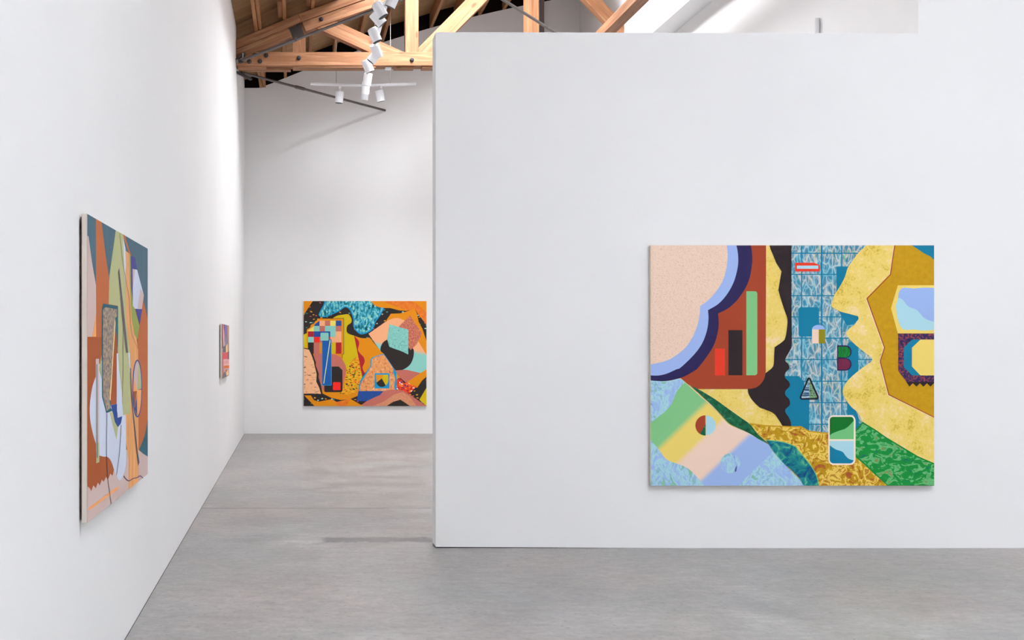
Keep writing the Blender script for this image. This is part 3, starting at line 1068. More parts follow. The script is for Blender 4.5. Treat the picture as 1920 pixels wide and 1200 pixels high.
# face profile
face = (sm(B((740, 30), (690, 80), (640, 130), (590, 200), (548, 262), (520, 350), (470, 445), (425, 515), (403, 580), (400, 628)), 4) +
        sm(B((400, 628), (470, 668), (560, 693), (640, 714)), 4) + B((648, 735)) +
        sm(B((640, 752), (610, 792), (560, 830), (530, 870)), 4) + sm(B((533, 885), (560, 925), (620, 985), (700, 1050), (768, 1100)), 4) +
        sm(B((776, 1118), (760, 1145), (690, 1192)), 4) +
        sm(D((740, 5), (670, 58), (600, 115), (540, 175), (507, 235), (500, 285), (530, 350), (580, 415), (640, 470), (685, 555)), 4) +
        D((800, 628), (900, 700), (1050, 790), (1200, 880), (1360, 940), (1400, 940)) + B((1400, 30)))
P1.add('gold', face)
P1.stroke('yellow', sm(B((690, 80), (640, 130), (590, 200), (548, 262), (520, 350), (470, 445), (425, 515), (403, 580), (400, 628)), 4), 1.0)
edge = B((985, 40), (945, 325), (725, 550), (890, 1010), (850, 1135), (855, 1160)) + D((930, 300), (1360, 512))
P1.add('mustard', edge + B((1400, 1600), (1400, 40)))
P1.stroke('palepink', [(x - 1.3, y + 0.6) for x, y in edge], 1.1)
P1.stroke('brick', edge, 2.0)
P1.add('teal', B((1145, 40), (1200, 85), (1260, 125), (1320, 155), (1365, 188), (1365, 40)))
P1.add('yellow', B((1015, 425), (1365, 425), (1365, 875), (1015, 875), (950, 640)))
pool = sm(I((188, 210), (205, 150), (215, 90), (235, 57), (270, 45), (350, 52), (430, 45), (545, 47)), 3) + sm(I((545, 425), (430, 431), (350, 422), (275, 425), (237, 405), (212, 350), (198, 290), (188, 210)), 3)
P1.add('aqua', pool)
P1.add('lilac', sm(I((208, 140), (215, 90), (235, 57), (270, 45), (350, 52), (430, 45), (545, 47)), 3) + sm(I((545, 354), (490, 340), (440, 315), (405, 275), (370, 242), (315, 222), (285, 198), (255, 160), (225, 138), (208, 140)), 3))
P1.add('purple_mottle', I((208, 458), (545, 458), (545, 892), (283, 892), (210, 795)))
P1.add('teal', I((260, 585), (335, 512), (545, 512), (545, 835), (335, 835), (260, 760)))
P1.add('yellow', I((333, 585), (410, 512), (545, 512), (545, 835), (410, 835), (333, 755)))
P1.add('black', I((281, 892), (310, 936), (341, 905), (375, 936), (405, 905), (436, 936), (468, 905), (500, 936), (530, 905), (545, 905), (545, 892)))
# dark wavy mass
dark = (A((1162, 30)) + A((1175, 90), (1200, 150), (1225, 215), (1275, 295), (1265, 350), (1245, 470), (1262, 530)) +
        sm(A((1262, 530), (1300, 650), (1330, 740), (1325, 830), (1310, 915), (1285, 952), (1210, 1005)), 3) +
        sm(A((1210, 1005), (1206, 1080), (1202, 1160)) + C((1185, 50), (1125, 97)), 3) + C((1000, 120)) +
        sm(C((958, 240), (968, 295), (1005, 355), (1070, 420)), 4) + sm(C((1070, 420), (1195, 470), (1245, 530), (1290, 602)), 3) + C((1366, 606)) +
        sm(C((1366, 606), (1362, 560), (1345, 515), (1313, 470), (1313, 435), (1352, 395), (1348, 345), (1312, 305), (1312, 265), (1352, 220), (1345, 180), (1308, 140), (1312, 95), (1350, 50), (1335, 10), (1308, -25), (1335, -80)), 4) +
        A((1366, 1015), (1372, 960), (1368, 500), (1368, 30)))
P1.add('black', dark)
# rust field with bars
P1.add('rust', A((700, 30), (1130, 30)) + C((1127, 80)) + sm(C((1126, 90), (1112, 150), (1075, 205), (1030, 235), (975, 246)), 4) + C((470, 246), (400, 200), (300, 120)) + A((300, 1000)))
P1.add('brightred', rect(*A((650, 1018))[0], *C((745, 120))[0]))
P1.add('black', rect(*A((777, 845))[0], *C((908, 118))[0]))
P1.add('leaf', rrect(*A((945, 480))[0], *C((1048, 118))[0], 5, (0, 1, 1, 0)))
# clouds
TLc = A((20, 20))
P1.add('navy', sm(A((983, 30), (998, 120), (998, 230), (965, 390), (885, 530), (790, 630), (680, 690)), 5) + sm(A((680, 690), (686, 780), (678, 860), (645, 975), (590, 1070), (500, 1190)) + C((455, 78), (350, 135), (240, 165), (150, 174), (20, 165)), 5) + TLc)
P1.add('sky', sm(A((848, 30), (866, 130), (866, 240), (832, 380), (770, 500), (685, 597), (585, 658)), 5) + sm(A((585, 658), (590, 740), (575, 850), (530, 970), (450, 1080), (330, 1195)) + C((290, 62), (200, 102), (120, 120), (20, 118)), 5) + TLc)
P1.add('peach_dots', sm(A((760, 30), (770, 150), (755, 280), (715, 400), (640, 510), (575, 575), (512, 620)), 5) + sm(A((512, 620), (505, 720), (478, 825), (430, 930), (365, 1018), (275, 1090), (180, 1137), (20, 1172)), 5) + TLc)
# lower left landscape
lower = (sm(C((20, 166), (150, 175), (240, 168), (320, 150)), 3) + sm(C((320, 150), (370, 185), (430, 235), (520, 318), (620, 400), (690, 485), (740, 545), (800, 590), (860, 615), (960, 658), (1050, 705), (1145, 760), (1190, 825), (1300, 950), (1420, 1070), (1530, 1170)), 3) + C((20, 1170)))
P1.add('lilac_mottle', lower)
P1.stroke('aqua', sm(C((20, 169), (150, 178), (240, 171), (320, 153), (370, 187)), 4), 1.6)
s_ = 1.0 / 5 / F * yfr      # metres per crop pixel
cx0 = (C((0, 0))[0][0], C((0, 0))[0][1])
lo_ = P1.loc((cx0[0], cx0[1]))
# value 0.69*cx + 0.72*cy in crop pixels -> local metres
ww = (P1.W / 2, 0)
ctr = at(1485.4, 911, yfr)
x_at0 = -((1485.4 - 1210) / F * yfr)
z_at0 = (911 - 680) / F * yfr
def bandv(v):
    return v * s_ + 0.69 * x_at0 - 0.72 * z_at0
pm_bands('soft_bands', (0.69, -0.72), [(bandv(300), (128, 194, 132)), (bandv(628), (128, 194, 132)), (bandv(700), (233, 207, 108)), (bandv(852), (233, 207, 108)),
                                       (bandv(918), (236, 206, 186)), (bandv(1125), (236, 206, 186)), (bandv(1185), (152, 178, 226)), (bandv(1500), (152, 178, 226))])
P1.add('soft_bands', C((362, 190), (385, 190)) + sm(C((430, 238), (520, 320), (620, 405), (690, 488), (740, 548), (800, 592), (860, 618), (960, 662), (1050, 708), (1140, 760), (1190, 830)), 3) +
       sm(C((1180, 850), (1110, 920), (1020, 1000), (930, 1090), (870, 1170)), 3) + C((560, 1170)) + sm(C((545, 1140), (490, 1080), (390, 985), (270, 938), (190, 902), (130, 820), (80, 760), (20, 700)), 3) +
       sm(C((20, 590), (100, 522), (180, 462), (245, 385), (290, 275), (335, 220)), 3))
P1.stroke('palepink', sm(C((370, 187), (430, 237), (520, 320), (620, 404), (690, 487), (740, 547), (800, 591), (860, 617), (960, 661), (1050, 707), (1140, 760)), 3), 0.7)
P1.add('rust', C(*arc(562, 588, 95, 95, 90, 270, 24)))
P1.add('forest_mottle', C((563, 570), (563, 682), *arc(562, 588, 95, 95, 90, 122, 6)))
P1.add('aqua', C(*arc(566, 588, 93, 93, -90, 90, 24)))
P1.add('lilac_mottle', C(*arc(795, 942, 93, 93, 0, 360, 40)))
P1.add('forest_mottle', sm(C((420, 215), (500, 252), (640, 335), (780, 435), (900, 520), (980, 578), (1050, 668), (1130, 740), (1155, 770)), 3) + sm(C((1145, 762), (1060, 716), (960, 655), (860, 608), (780, 565), (700, 478), (640, 415), (570, 350), (500, 285), (420, 215)), 3))
P1.add('ochre_mottle', C((975, 570), (1040, 585), (1120, 593), (1250, 600), (1366, 602)) + D((110, 600), (180, 642), (260, 655), (360, 660), (620, 760), (620, 885), (700, 958), (800, 1050), (920, 1175), (275, 1175), (200, 950), (50, 790), (0, 770)) + C((1280, 740), (1130, 722), (1050, 662)))
P1.stroke('mustard', C((975, 570), (1120, 591), (1366, 601)) + D((110, 601), (180, 643), (360, 662)), 2.4)
ocean = C((1128, 725)) + sm(C((1128, 725), (1280, 742), (1400, 785)) + D((80, 822), (160, 915), (228, 1010), (262, 1090), (274, 1175)), 3) + D((140, 1175)) + sm(D((140, 1175), (90, 1080), (0, 990)) + C((1300, 950), (1205, 840), (1128, 725)), 3)
P1.add('ocean_mottle', ocean)
P1.stroke('mint', sm(C((1128, 725), (1280, 742), (1400, 785)) + D((80, 822), (160, 915), (228, 1010), (262, 1090), (274, 1175)), 3), 1.6)
P1.add('green_mottle', D((685, 560), (800, 630), (900, 700), (1050, 790), (1200, 880), (1375, 945), (1375, 1175), (925, 1175), (800, 1050), (700, 955), (610, 880), (610, 640)))
P1.stroke('emerald', D((605, 655), (685, 562), (800, 632), (900, 702), (1050, 792), (1200, 882), (1375, 948)), 2.6)
P1.stroke('emerald', D((612, 870), (700, 945), (800, 1040), (920, 1165)), 2.6)
# card
P1.add('palepink', rrect(*E((135, 92))[0], *E((692, 1108))[0], 10))
P1.add('emerald_dark', rrect(*E((165, 125))[0], *E((656, 582))[0], 6, (1, 1, 0, 0)))
P1.add('mint', sm(E((165, 505), (210, 470), (300, 430), (400, 395), (480, 368), (560, 308), (655, 205)), 4) + E((655, 582), (165, 582)))
P1.add('aqua', rrect(*E((165, 616))[0], *E((656, 1076))[0], 6, (0, 0, 1, 1)))
P1.add('teal', sm(E((165, 705), (230, 755), (300, 795), (380, 820), (440, 852), (490, 922), (560, 985), (652, 1012)), 4) + E((630, 1052), (592, 1076), (230, 1076), (185, 1050), (165, 1010)))
P1.done('abstract picture of a yellow profile, pool tiles, clouds and a green card')

# ------------------------------------------------------------------ painting on the end wall
yfr = Y_BACK - 0.034
pa, pb = at(569.2, 0, yfr), at(799.8, 0, yfr)
P2 = Painting('painting', 'orange, black and teal abstract painting on the far end wall',
              (pa.x, yfr), (pb.x, yfr), at(0, 564.3, yfr).z, at(0, 761.5, yfr).z, 0.028, 0.006, (569, 564, 800, 762))
Nn = crop(560, 555, 5.58)
P2.base('black_confetti')
P2.add('orange', Nn((30, 30), (160, 30), (148, 50), (55, 195), (30, 235)))
reef = sm(Nn((278, 30), (268, 90), (238, 145), (216, 190), (228, 212), (275, 214), (335, 193), (420, 155), (482, 112), (530, 132), (560, 185), (576, 245), (578, 315), (602, 360), (650, 395), (705, 385), (772, 342), (800, 270), (850, 200), (892, 125)), 3) + Nn((830, 116), (790, 95), (757, 30))
P2.add('reef_mottle', reef)
P2.stroke('cerulean', sm(Nn((278, 40), (268, 90), (238, 145), (216, 190), (228, 212), (275, 214), (335, 193), (420, 155), (482, 112), (530, 132), (560, 185), (576, 245), (578, 315), (602, 360), (650, 395), (705, 385), (772, 342), (800, 270), (850, 200), (888, 130)), 3), 2.2)
P2.add('orange', Nn((757, 30), (1370, 30), (1370, 300), (1270, 205), (1212, 130), (1130, 156), (1050, 150), (960, 126), (892, 125), (830, 114), (790, 94)))
P2.add('orange_mottle', Nn((870, 30), (1180, 30), (1230, 75), (1370, 170), (1370, 300), (1250, 190), (1218, 140), (1130, 152), (1060, 125)))
P2.add('orange', Nn((920, 250), (965, 185), (1060, 182), (1130, 162), (1213, 128), (1238, 185), (1255, 270), (1295, 345), (1370, 470), (1370, 620), (1000, 600)))
lx, lz = P2.loc(Nn((800, 490))[0])
mpp = yfr / F / 5.58
pm_bands('peach_turq', (0.22, 1.0), [(0.22 * lx + lz - 150 * mpp, (138, 202, 190)), (0.22 * lx + lz - 26 * mpp, (138, 202, 190)), (0.22 * lx + lz + 26 * mpp, (240, 172, 126)), (0.22 * lx + lz + 150 * mpp, (240, 172, 126))])
P2.add('peach_turq', Nn((730, 395)) + sm(Nn((920, 262), (985, 236), (1045, 232), (1105, 255)), 3) + Nn((1150, 305), (1370, 615), (1370, 800), (1285, 808), (1130, 772), (1000, 770), (860, 582)))
P2.add('rose', Nn((1008, 778), (1130, 772), (1290, 810), (1138, 902), (1120, 905), (1060, 852), (1020, 800)))
P2.add('orange', Nn((1128, 905), (1370, 765), (1370, 800), (1335, 845), (1290, 885), (1240, 960), (1180, 935)))
P2.add('orange', Nn((1022, 805), (1062, 855), (1040, 875), (1022, 880)))
P2.add('rose_speckle', Nn((1165, 203), (1230, 300), (1287, 388), (1270, 440), (1235, 505), (1172, 566), (1120, 520), (1048, 320)))
P2.add('night', sm(Nn((930, 452), (880, 488), (855, 550), (868, 592), (950, 702), (1005, 768)), 3) + sm(Nn((1005, 768), (1050, 776), (1110, 762), (1170, 712), (1200, 640), (1205, 570), (1192, 545)), 3) + Nn((1172, 566), (1100, 480)))
P2.add('turq_speckle', Nn((948, 295), (1146, 352), (1146, 612)) + sm(Nn((1146, 612), (1070, 575), (1010, 555), (948, 530)), 3) + Nn((925, 450)))
P2.add('gold_y', sm(Nn((345, 240), (400, 207), (460, 196), (520, 192), (552, 240), (548, 280), (508, 312), (502, 370), (525, 396), (580, 415)), 3) + Nn((620, 600), (640, 680), (490, 780), (440, 640), (440, 240)))
P2.add('gold_y', Nn((30, 405), (90, 385), (100, 545), (30, 548)))
# orange ground of the left half
P2.add('orange', Nn((195, 236), (466, 238), (466, 605), (452, 608), (452, 660), (500, 760), (640, 660), (665, 840), (640, 930), (618, 1045), (530, 1082), (440, 1088), (340, 1065), (250, 1020), (235, 940), (150, 640), (88, 545), (86, 350), (118, 332), (130, 300), (160, 288), (172, 264), (192, 256)))
P2.stroke('night', Nn((345, 234), (471, 234), (471, 607), (456, 612), (456, 655)), 0.9)
XS = [98, 158, 218, 275, 330, 388, 447]
YS = [258, 313, 370, 428, 486, 604]
grid = [[None, 'cobalt', 'salmon', 'rose', 'butter', 'cobalt'], ['butter', 'turq', 'rose', 'turq', 'turq', 'rose'],
        ['crimson', 'cobalt', 'cobalt', 'cobalt', 'turq', 'salmon'], ['turq', 'red', 'rose', 'crimson', 'salmon', 'salmon'],
        ['night', 'rose', 'orange', 'cobalt', 'gold_y', 'crimson']]
for r_ in range(5):
    for c_ in range(6):
        if grid[r_][c_] is None:
            continue
        x0, x1, y0, y1 = XS[c_], XS[c_ + 1], YS[r_], YS[r_ + 1]
        q = [(x0, y0), (x1, y0), (x1, y1), (x0, y1)]
        if (r_, c_) == (0, 1):
            q = [(218, 258), (218, 313), (162, 313), (170, 296)]
        if (r_, c_) == (1, 0):
            q = [(158, 316), (158, 370), (98, 370), (98, 360)]
        P2.add(grid[r_][c_], Nn(*q))
P2.add('rose', sm(Nn((160, 600), (250, 602), (380, 612), (440, 645), (488, 720), (495, 800), (475, 880), (456, 990)), 3) + Nn((270, 1003), (240, 960), (200, 820), (160, 640)))
P2.add('night', Nn((345, 738), (420, 738), (458, 776), (458, 992), (445, 1006), (280, 1006), (268, 995), (268, 930), (345, 930)))
P2.add('red', rrect(*Nn((358, 902))[0], *Nn((439, 985))[0], 1.6))
P2.add('cerulean', rrect(*Nn((243, 452))[0], *Nn((344, 937))[0], 1.2))
P2.add('bluebar', rrect(*Nn((249, 456))[0], *Nn((339, 931))[0], 1.0))
P2.stroke('lemonline', Nn((329, 462), (262, 917)), 1.3)
P2.add('turq', rrect(*Nn((228, 384))[0], *Nn((313, 467))[0], 2.0))
P2.add('orange_confetti', sm(Nn((622, 622), (580, 655), (535, 705), (503, 762), (490, 850), (480, 930), (462, 995)), 3) + Nn((420, 1018), (520, 1032), (600, 1005), (632, 935), (665, 845)))
P2.add('crimson', Nn((580, 415)) + sm(Nn((580, 415), (625, 465), (632, 505), (620, 560), (642, 600), (680, 640), (690, 690), (668, 750), (692, 808)), 3) + Nn((665, 842)))
P2.add('orange', sm(Nn((692, 808), (668, 750), (690, 690), (680, 640), (642, 600), (620, 560), (632, 505), (625, 465), (580, 415)), 3) + sm(Nn((580, 415), (640, 436), (690, 442), (742, 434)), 3) + Nn((862, 582), (892, 606), (765, 645), (750, 740)))
P2.add('cerulean', sm(Nn((892, 604), (770, 642), (748, 690), (745, 742), (680, 830), (640, 898), (626, 996)), 2) + Nn((1022, 996), (1024, 800), (1000, 762)))
P2.add('hill_mottle', Nn((890, 612), (800, 638), (765, 660), (760, 735), (690, 848), (650, 910), (636, 994), (1008, 994), (1000, 930), (1010, 865), (990, 800), (992, 760), (960, 712)))
P2.add('cobalt', Nn((625, 994), (885, 994), (860, 1042), (790, 1062), (712, 1100), (608, 1100)))
P2.add('cerulean', rect(*Nn((795, 808))[0], *Nn((950, 966))[0]))
P2.add('orange', Nn((808, 824), (888, 824), (870, 866), (815, 908)))
P2.add('gold_y', Nn((888, 824), (936, 824)) + sm(Nn((936, 824), (936, 895), (910, 940)), 3) + Nn((870, 866)))
P2.add('night', Nn((870, 862), (912, 938)) + sm(Nn((912, 938), (872, 952), (832, 938), (812, 908)), 3))
P2.add('red_confetti', Nn((1024, 875), (1050, 855), (1078, 878), (1102, 912), (1132, 902), (1232, 950), (1150, 1030), (1090, 995), (1024, 975)))
P2.add('rose', Nn((640, 1170), (712, 1100), (790, 1062), (852, 1035), (890, 992), (970, 978), (1090, 988), (1175, 1040), (1360, 1170)))
P2.add('peach_speckle', Nn((770, 1170), (880, 1110), (1000, 1030), (1090, 1004), (1165, 1055), (1235, 1170)))
P2.add('night', Nn((920, 1170), (990, 1106), (1065, 1084), (1165, 1170)))
P2.add('gold_y', Nn((1370, 960), (1262, 1085), (1370, 1160)))
P2.add('cliff', Nn((30, 548), (110, 560), (135, 620), (160, 690), (165, 725), (188, 815), (184, 895), (215, 960), (236, 1028), (130, 1024), (30, 1030)))
P2.add('night', Nn((110, 552), (150, 600), (165, 655), (180, 690), (178, 725), (210, 810), (208, 855), (245, 990), (246, 1030), (236, 1028), (215, 960), (184, 895), (188, 815), (165, 725), (160, 690), (135, 620), (108, 562), (30, 550), (30, 542)))
P2.add('night', Nn((30, 1022), (130, 1020), (240, 1024), (240, 1034), (30, 1036)))
P2.add('orange', Nn((58, 1040), (128, 1040), (160, 1090), (215, 1105), (340, 1080), (400, 1108), (540, 1076), (675, 1170), (165, 1170)))
P2.add('orange_mottle', Nn((340, 1082), (400, 1110), (540, 1080), (500, 1150), (420, 1170)))
P2.done('busy abstract picture of orange, black, teal and yellow shapes')

# ------------------------------------------------------------------ painting on the near left wall
yl, yr = 3.83, 5.26
xl, xr = -(VX - 163.3) / F * yl, -(VX - 276.9) / F * yr
P3 = Painting('painting', 'abstract painting in rust, sage and petrol blue on the near left wall, steeply angled',
              (xl, yl), (xr, yr), EYE + (VY - 400) / F * yl, EYE - (981.5 - VY) / F * yl, 0.021, 0.006, (163, 400, 277, 981))
O, Pp, Q, R = crop(150, 390, 7.5), crop(150, 540, 7.5), crop(150, 690, 7.5), crop(150, 830, 7.5)
P3.base('terracotta_dark')
P3.add('petrol_wash', O((60, 40), (980, 580)) + Pp((980, 480), (945, 400), (895, 190), (860, 0)) + O((700, 600), (640, 1200), (410, 1010), (330, 1190), (220, 1080), (60, 380)))
P3.add('terracotta', O((220, 140), (300, 190), (355, 640), (410, 1015)) + Pp((400, 235), (320, 225), (300, 690), (60, 690), (225, 500)))
P3.add('dustpink', O((60, 372), (118, 400), (165, 760), (222, 1085)) + Pp((225, 350), (170, 685), (60, 685)))
P3.add('apricot', Pp((224, 355), (224, 685), (172, 685)))
P3.add('dustpink', R((60, 640), (135, 640), (155, 682), (185, 600), (220, 642), (248, 560), (275, 602), (305, 520), (330, 552), (365, 480), (390, 520), (425, 435), (455, 467), (475, 380), (520, 300), (640, 100), (815, 100), (880, 150), (980, 170), (980, 470), (60, 1180)))
P3.add('terracotta', Pp((893, 190), (980, 470)) + Q((980, 690), (925, 880), (880, 1020), (830, 1148), (818, 1000), (820, 700)) + Pp((812, 870), (815, 720), (832, 525)))
P3.add('petrol', Q((980, 640), (950, 720), (915, 930), (880, 1030), (832, 1148)) + R((880, 152), (980, 176)))
P3.add('mist', sm(Q((222, 110), (170, 270), (137, 500), (140, 720), (180, 930), (225, 1080)), 4) + sm(R((262, 180), (330, 196), (385, 202), (435, 262), (485, 405), (520, 490), (560, 530), (605, 460), (642, 300), (645, 0)), 4) + Q((642, 640), (610, 662), (580, 400), (520, 0)) + Pp((505, 960), (320, 1000), (268, 1075)))
P3.add('sage', O((500, 300), (605, 365), (640, 600)) + Pp((640, 0), (640, 400), (700, 900)) + Q((705, 0), (705, 640), (605, 664), (585, 350), (540, 0)) + Pp((520, 920), (530, 250), (400, 228)) + O((410, 960)))
P3.add('sage', Pp((300, 940), (302, 1200), (265, 1090)) + Q((300, 150), (262, 20)))
P3.add('woodgrain', O((640, 600), (690, 640)) + Pp((715, 0), (730, 400), (800, 760), (815, 870), (812, 1100)) + Q((820, 1100)) + R((822, 560), (680, 660), (680, 250), (645, 0)) + Q((640, 652), (705, 640), (705, 0)) + Pp((700, 900), (640, 400), (640, 0)))
P3.add('terracotta', O((598, 365), (630, 380), (706, 642), (690, 652)))
P3.add('mist', O((600, 430), (635, 560), (642, 800), (632, 1000)) + Pp((625, 170), (628, 0)) + O((615, 700)))
P3.add('moss', O((690, 640), (708, 658)) + Pp((715, 0), (735, 170), (832, 525), (806, 735), (760, 650), (722, 420), (700, 0)))
P3.add('indigo', O((708, 672), (770, 690), (800, 872), (735, 862)) + Pp((735, 150), (716, 0)))
P3.add('mist', O((735, 855), (800, 870)) + Pp((895, 105), (868, 297), (770, 292), (740, 250)))
P3.add('dustpink', Pp((848, 0), (895, 105), (868, 297), (808, 285)))
P3.add('dustpink', O((735, 858), (772, 866)) + Pp((738, 0)))
P3.add('indigo', Pp((775, 295), (870, 296), (834, 525)))
P3.add('deepblue', Q((430, 522), (515, 505), (525, 700), (590, 680), (572, 775), (530, 832), (482, 760), (452, 625)))
P3.add('sage', Q((412, 630), (455, 618), (485, 760), (530, 835), (510, 1008)))
P3.add('petrol', Pp((303, 300), (318, 218), (530, 258), (532, 600), (528, 915), (505, 600)) + Q((425, 560), (455, 600), (365, 635), (305, 405)))
P3.add('grey_speckle', Pp((318, 300), (355, 270), (515, 300), (515, 400), (480, 430)) + Q((412, 450), (418, 568), (370, 605), (318, 390)))
P3.add('terracotta_dark', Pp((492, 590), (512, 760), (526, 915), (512, 920)) + Q((510, 505), (430, 520), (425, 440)) + Pp((452, 1190)))
P3.add('straw', Pp((484, 400), (494, 500)) + Q((425, 462), (410, 440)) + Pp((440, 1150)))
P3.add('mist', Pp((510, 922), (530, 918)) + Q((545, 20), (583, 340), (592, 680), (530, 697), (515, 600)))
P3.add('mist', Pp((672, 912), (695, 910), (708, 1200), (692, 1180)))
P3.add('slate', O((546, 843), (585, 1200)) + Pp((600, 200), (672, 910), (640, 912), (585, 400), (558, 80)) + O((528, 902)))
P3.add('dustpink', Pp((215, 997), (262, 995)) + Q((265, 1190), (218, 1190)))
P3.add('sage', R((218, 0), (265, 0), (266, 272), (222, 292)))
P3.add('petrol', Pp((225, 1070), (236, 1070)) + R((240, 215), (229, 215)))
P3.stroke('deepblue', arc(256.8, 728.5, 8.2, 53, 0, 360, 40)[:-1], 2.0, True)
P3.add('dustpink', arc(256.8, 728.5, 7.6, 51, 180, 290, 16) + [(256.8, 734), (249.2, 734)])
P3.add('sage', arc(256.8, 728.5, 7.6, 51, 285, 360, 12) + [(256.6, 731)])
P3.add('apricot', [(256.6, 731), (264.3, 731)] + arc(256.8, 728.5, 7.6, 51, 0, 80, 12))
P3.add('apricot', [(250.2, 703), (256, 733), (249.2, 734)])
P3.add('terracotta_dark', [(249.2, 734), (256, 733), (251.5, 762), (249.6, 745)])
P3.add('deepblue', [(255.5, 740), (256.4, 780), (252.2, 766)])
P3.add('slate', Q((700, 0), (712, 0), (722, 300), (745, 600), (808, 1190)) + R((832, 275), (812, 325), (772, 0)) + Q((712, 400)))
P3.stroke('plum', sm(R((610, 465), (640, 510), (685, 535), (740, 505), (800, 490), (840, 465), (880, 500)), 4), 1.5)
P3.stroke('apricot', R((118, 935), (530, 632)), 4.2)
P3.stroke('slate', sm(Q((372, 640), (368, 900)) + R((368, 180), (385, 500), (412, 720), (436, 872)), 4), 0.8)
P3.stroke('slate', sm(Q((572, 800), (562, 1000)) + R((545, 180), (505, 458)), 4), 0.8)
P3.stroke('slate', sm(O((550, 350), (575, 560), (600, 800), (645, 1040)) + Pp((690, 200), (715, 600), (810, 860)), 4), 0.5)
P3.stroke('slate', Pp((600, 500), (598, 1200)) + Q((590, 400)), 0.5)
P3.done('abstract picture of tall rust, sage, mist and petrol shapes')

# ------------------------------------------------------------------ small painting farther along the left wall
xs_ = -0.784
yl, yr = -xs_ * F / (VX - 416.4), -xs_ * F / (VX - 429.4)
P4 = Painting('painting', 'small pink and violet abstract painting farther along the left wall',
              (xs_, yl), (xs_, yr), EYE + (VY - 607) / F * yl, EYE - (710.3 - VY) / F * yl, 0.020, 0.006, (416, 607, 430, 711))
S = crop(400, 590, 9.23)
P4.base('pinkgrey')
P4.add('fawn', S((232, 120), (300, 120), (300, 640), (240, 640)))
P4.add('violet', S((180, 120), (236, 120), (240, 300), (222, 500), (205, 520), (180, 270)))
P4.add('plum', S((178, 120), (195, 120), (190, 280), (180, 240)))
P4.add('greyviolet', S((185, 280), (215, 400), (240, 300), (255, 480), (250, 600), (215, 540), (190, 450)))
P4.add('pinkish', S((168, 130), (180, 240), (188, 400), (185, 480), (168, 560)))
P4.add('crimson', S((130, 120), (168, 120), (166, 400), (160, 580), (130, 600)))
P4.add('night', S((155, 400), (166, 420), (166, 585), (156, 560)))
P4.add('ash', S((168, 560), (215, 520), (215, 650), (160, 650)))
P4.add('straw', S((222, 540), (245, 500), (245, 650), (222, 650)))
P4.add('coral', S((130, 660), (250, 650), (248, 768), (130, 775)))
P4.add('slate', S((248, 640), (300, 630), (300, 768), (248, 768)))
P4.add('pinkish', S((170, 775), (300, 765), (300, 880), (170, 880)))
for x in (190, 212, 232, 252):
    P4.stroke('coral', S((x, 790), (x + 6, 850)), 0.6)
P4.add('rose', S((130, 775), (172, 775), (175, 1060), (130, 1080)))
P4.add('orange_deep', S((182, 885), (300, 865), (300, 915), (182, 925)))
P4.add('ash', S((175, 1010), (205, 980), (225, 1060), (300, 1040), (300, 1080), (130, 1140), (130, 1080)))
P4.add('straw', S((225, 1000), (250, 960), (262, 1040), (228, 1050)))
P4.add('terracotta_dark', S((205, 960), (240, 940), (225, 1000)))
P4.done('small picture of pink, violet and tan strokes')

# ------------------------------------------------------------------ track lighting
TRX, TRZ = 0.93, 4.955
track = empty('lighting_track', (TRX, 9.0, TRZ))
tag(track, 'long white lighting track running towards the end wall', 'light track')
box('rail', -0.018, 0.018, 0.0, 5.3, -0.016, 0.016, LAMPW, track, 0.003)
for y in (1.2, 3.4):
    rod('hanger_wire', (0, y, 0.016), (0, y, roof_w(TRX) + 0.1 - TRZ), 0.003, WIRE, track, 6)

cross_y = 14.02
ca, cb, cc = at(582, 157, cross_y), at(688, 160.5, cross_y), at(780, 157.3, cross_y)
ctrack = empty('lighting_track', cb)
tag(ctrack, 'short white lighting track hung crosswise near the end wall', 'light track')
beam('rail', ca - cb, Vector((0, 0, 0)), 0.034, 0.032, LAMPW, ctrack)
beam('rail', Vector((0, 0, 0)), cc - cb, 0.034, 0.032, LAMPW, ctrack)
for (x0, x1) in ((632, 630.5), (730, 732)):
    w1 = at(x1, 158, cross_y)
    w0 = Vector((w1.x, cross_y, roof_w(w1.x) + 0.05))
    rod('hanger_wire', w1 - cb, w0 - cb, 0.004, WIRE, ctrack, 6)
mb = at(727.5, 127.5, Y_TRUSS + 0.12)
box('ceiling_plate', mb.x - 0.04 - cb.x, mb.x + 0.04 - cb.x, Y_TRUSS + 0.07 - cb.y, Y_TRUSS + 0.15 - cb.y, zc0 - 0.024 - cb.z, zc0 - cb.z, LAMPW, ctrack, 0.004)

body_me = lathe_mesh('lamp_body', [(0.0535, -0.078), (0.0555, -0.076), (0.0555, 0.070), (0.050, 0.0775), (0.018, 0.078)], 28)
# hollow opening at the lower end
bm = bmesh.new()
bm.from_mesh(body_me)
low_f = min(bm.faces, key=lambda f: f.calc_center_median().z + (0 if len(f.verts) > 4 else 10))
bmesh.ops.delete(bm, geom=[low_f], context='FACES_ONLY')
bm.to_mesh(body_me)
bm.free()
shade(body_me, 35)
body_me.materials.append(LAMPW)
baf_me = lathe_mesh('baffle', [(0.0533, -0.0775), (0.050, -0.070), (0.046, -0.040), (0.030, -0.036)], 28)
shade(baf_me, 35)
baf_me.materials.append(BLACK)


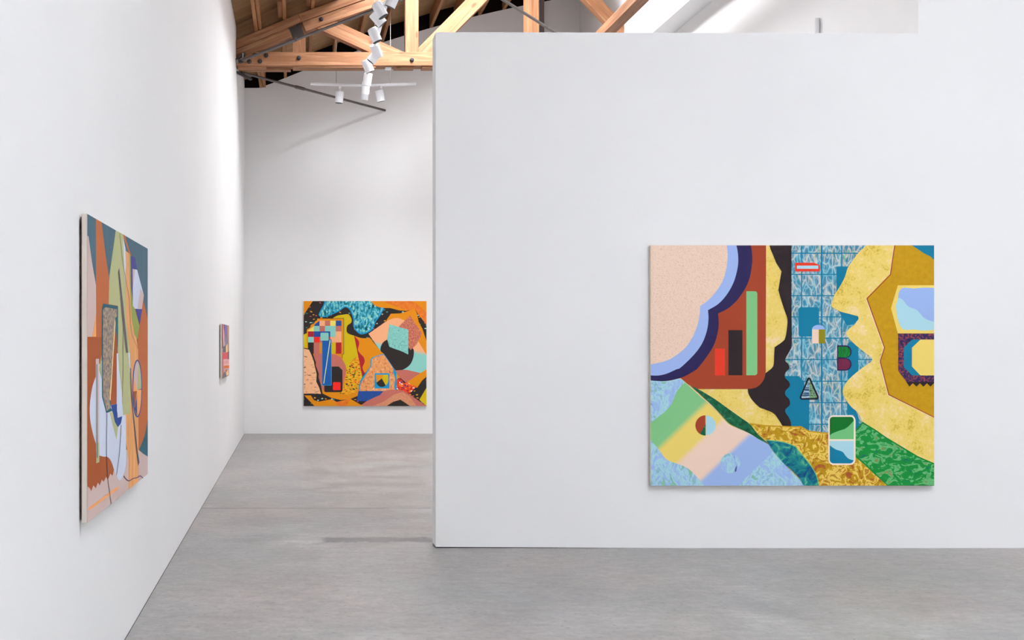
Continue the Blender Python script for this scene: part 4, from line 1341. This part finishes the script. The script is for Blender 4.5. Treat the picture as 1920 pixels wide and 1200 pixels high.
def spot(label, px, py, Y, d, rail_z, group, rail_x=None, rail_y=None):
    """cylinder lamp: centre measured at (px, py) at depth Y, axis d points out of the opening"""
    c = at(px, py, Y)
    d = Vector(d).normalized()
    e = empty('spotlight', c)
    tag(e, label, 'spotlight', group)
    q = (-d).to_track_quat('Z', 'Y').to_matrix().to_4x4()
    b = link_mesh('lamp_body', body_me, e)
    b.matrix_local = q
    f = link_mesh('baffle', baf_me, e)
    f.matrix_local = q
    topc = -d * 0.078
    rx = (rail_x if rail_x is not None else max(TRX - 0.012, min(TRX + 0.012, c.x + topc.x))) - c.x
    ry = topc.y
    zr = rail_z - c.z - 0.0165
    box('adapter', rx - 0.016, rx + 0.016, ry - 0.05, ry + 0.05, zr - 0.038, zr, LAMPW, e, 0.003)
    rod('stem', (rx, ry, zr - 0.03), (rx, ry, topc.z + 0.02), 0.009, LAMPW, e, 10)
    rod('yoke', (rx, ry, topc.z + 0.022), topc + d * 0.03, 0.013, LAMPW, e, 10)
    return e


G = 'white cylinder spotlights on the ceiling tracks'
for (lab, px, py, Y, d) in (
        ('white spotlight cut off by the top of the picture, tilted to the left', 736.5, -1, 10.25, (-0.40, 0.18, -0.9)),
        ('white spotlight uppermost of those fully in view, black opening showing', 712, 19, 10.5, (0.47, -0.05, -0.88)),
        ('white spotlight tucked behind the uppermost one on the long track', 708.5, 35, 10.9, (0.66, 0.05, -0.74)),
        ('white spotlight with black opening in front of the pale web member', 702.5, 66, 11.4, (0.38, 0.0, -0.92)),
        ('white spotlight tilted away, just above the bottom chord', 705.5, 95, 12.0, (0.40, 0.55, -0.78)),
        ('white spotlight tilted left, half hidden, above the bottom chord', 702, 106, 12.25, (-0.62, 0.1, -0.75)),
        ('white spotlight straddling the lower edge of the bottom chord', 689.5, 124, 12.6, (0.40, 0.1, -0.9)),
        ('white spotlight just below the bottom chord on the long track', 689, 149, 13.25, (-0.14, 0.2, -0.96)),
        ('white spotlight level with the crosswise track', 685.5, 165, 13.75, (-0.08, 0.25, -0.96)),
        ('white spotlight at the far lower end of the long track', 683.5, 177, 14.25, (-0.10, 0.2, -0.97))):
    spot(lab, px, py, Y, d, TRZ, G)
zc_ = cb.z
spot('white spotlight on the left half of the crosswise track', 636.3, 182.5, cross_y, (-0.08, 0.05, -1.0), at(0, 158.8, cross_y).z - 0.006, G, at(637, 0, cross_y).x)
spot('white spotlight on the right half of the crosswise track', 712.5, 179.5, cross_y, (0.2, 0.12, -0.97), at(0, 159.5, cross_y).z - 0.006, G, at(714, 0, cross_y).x)
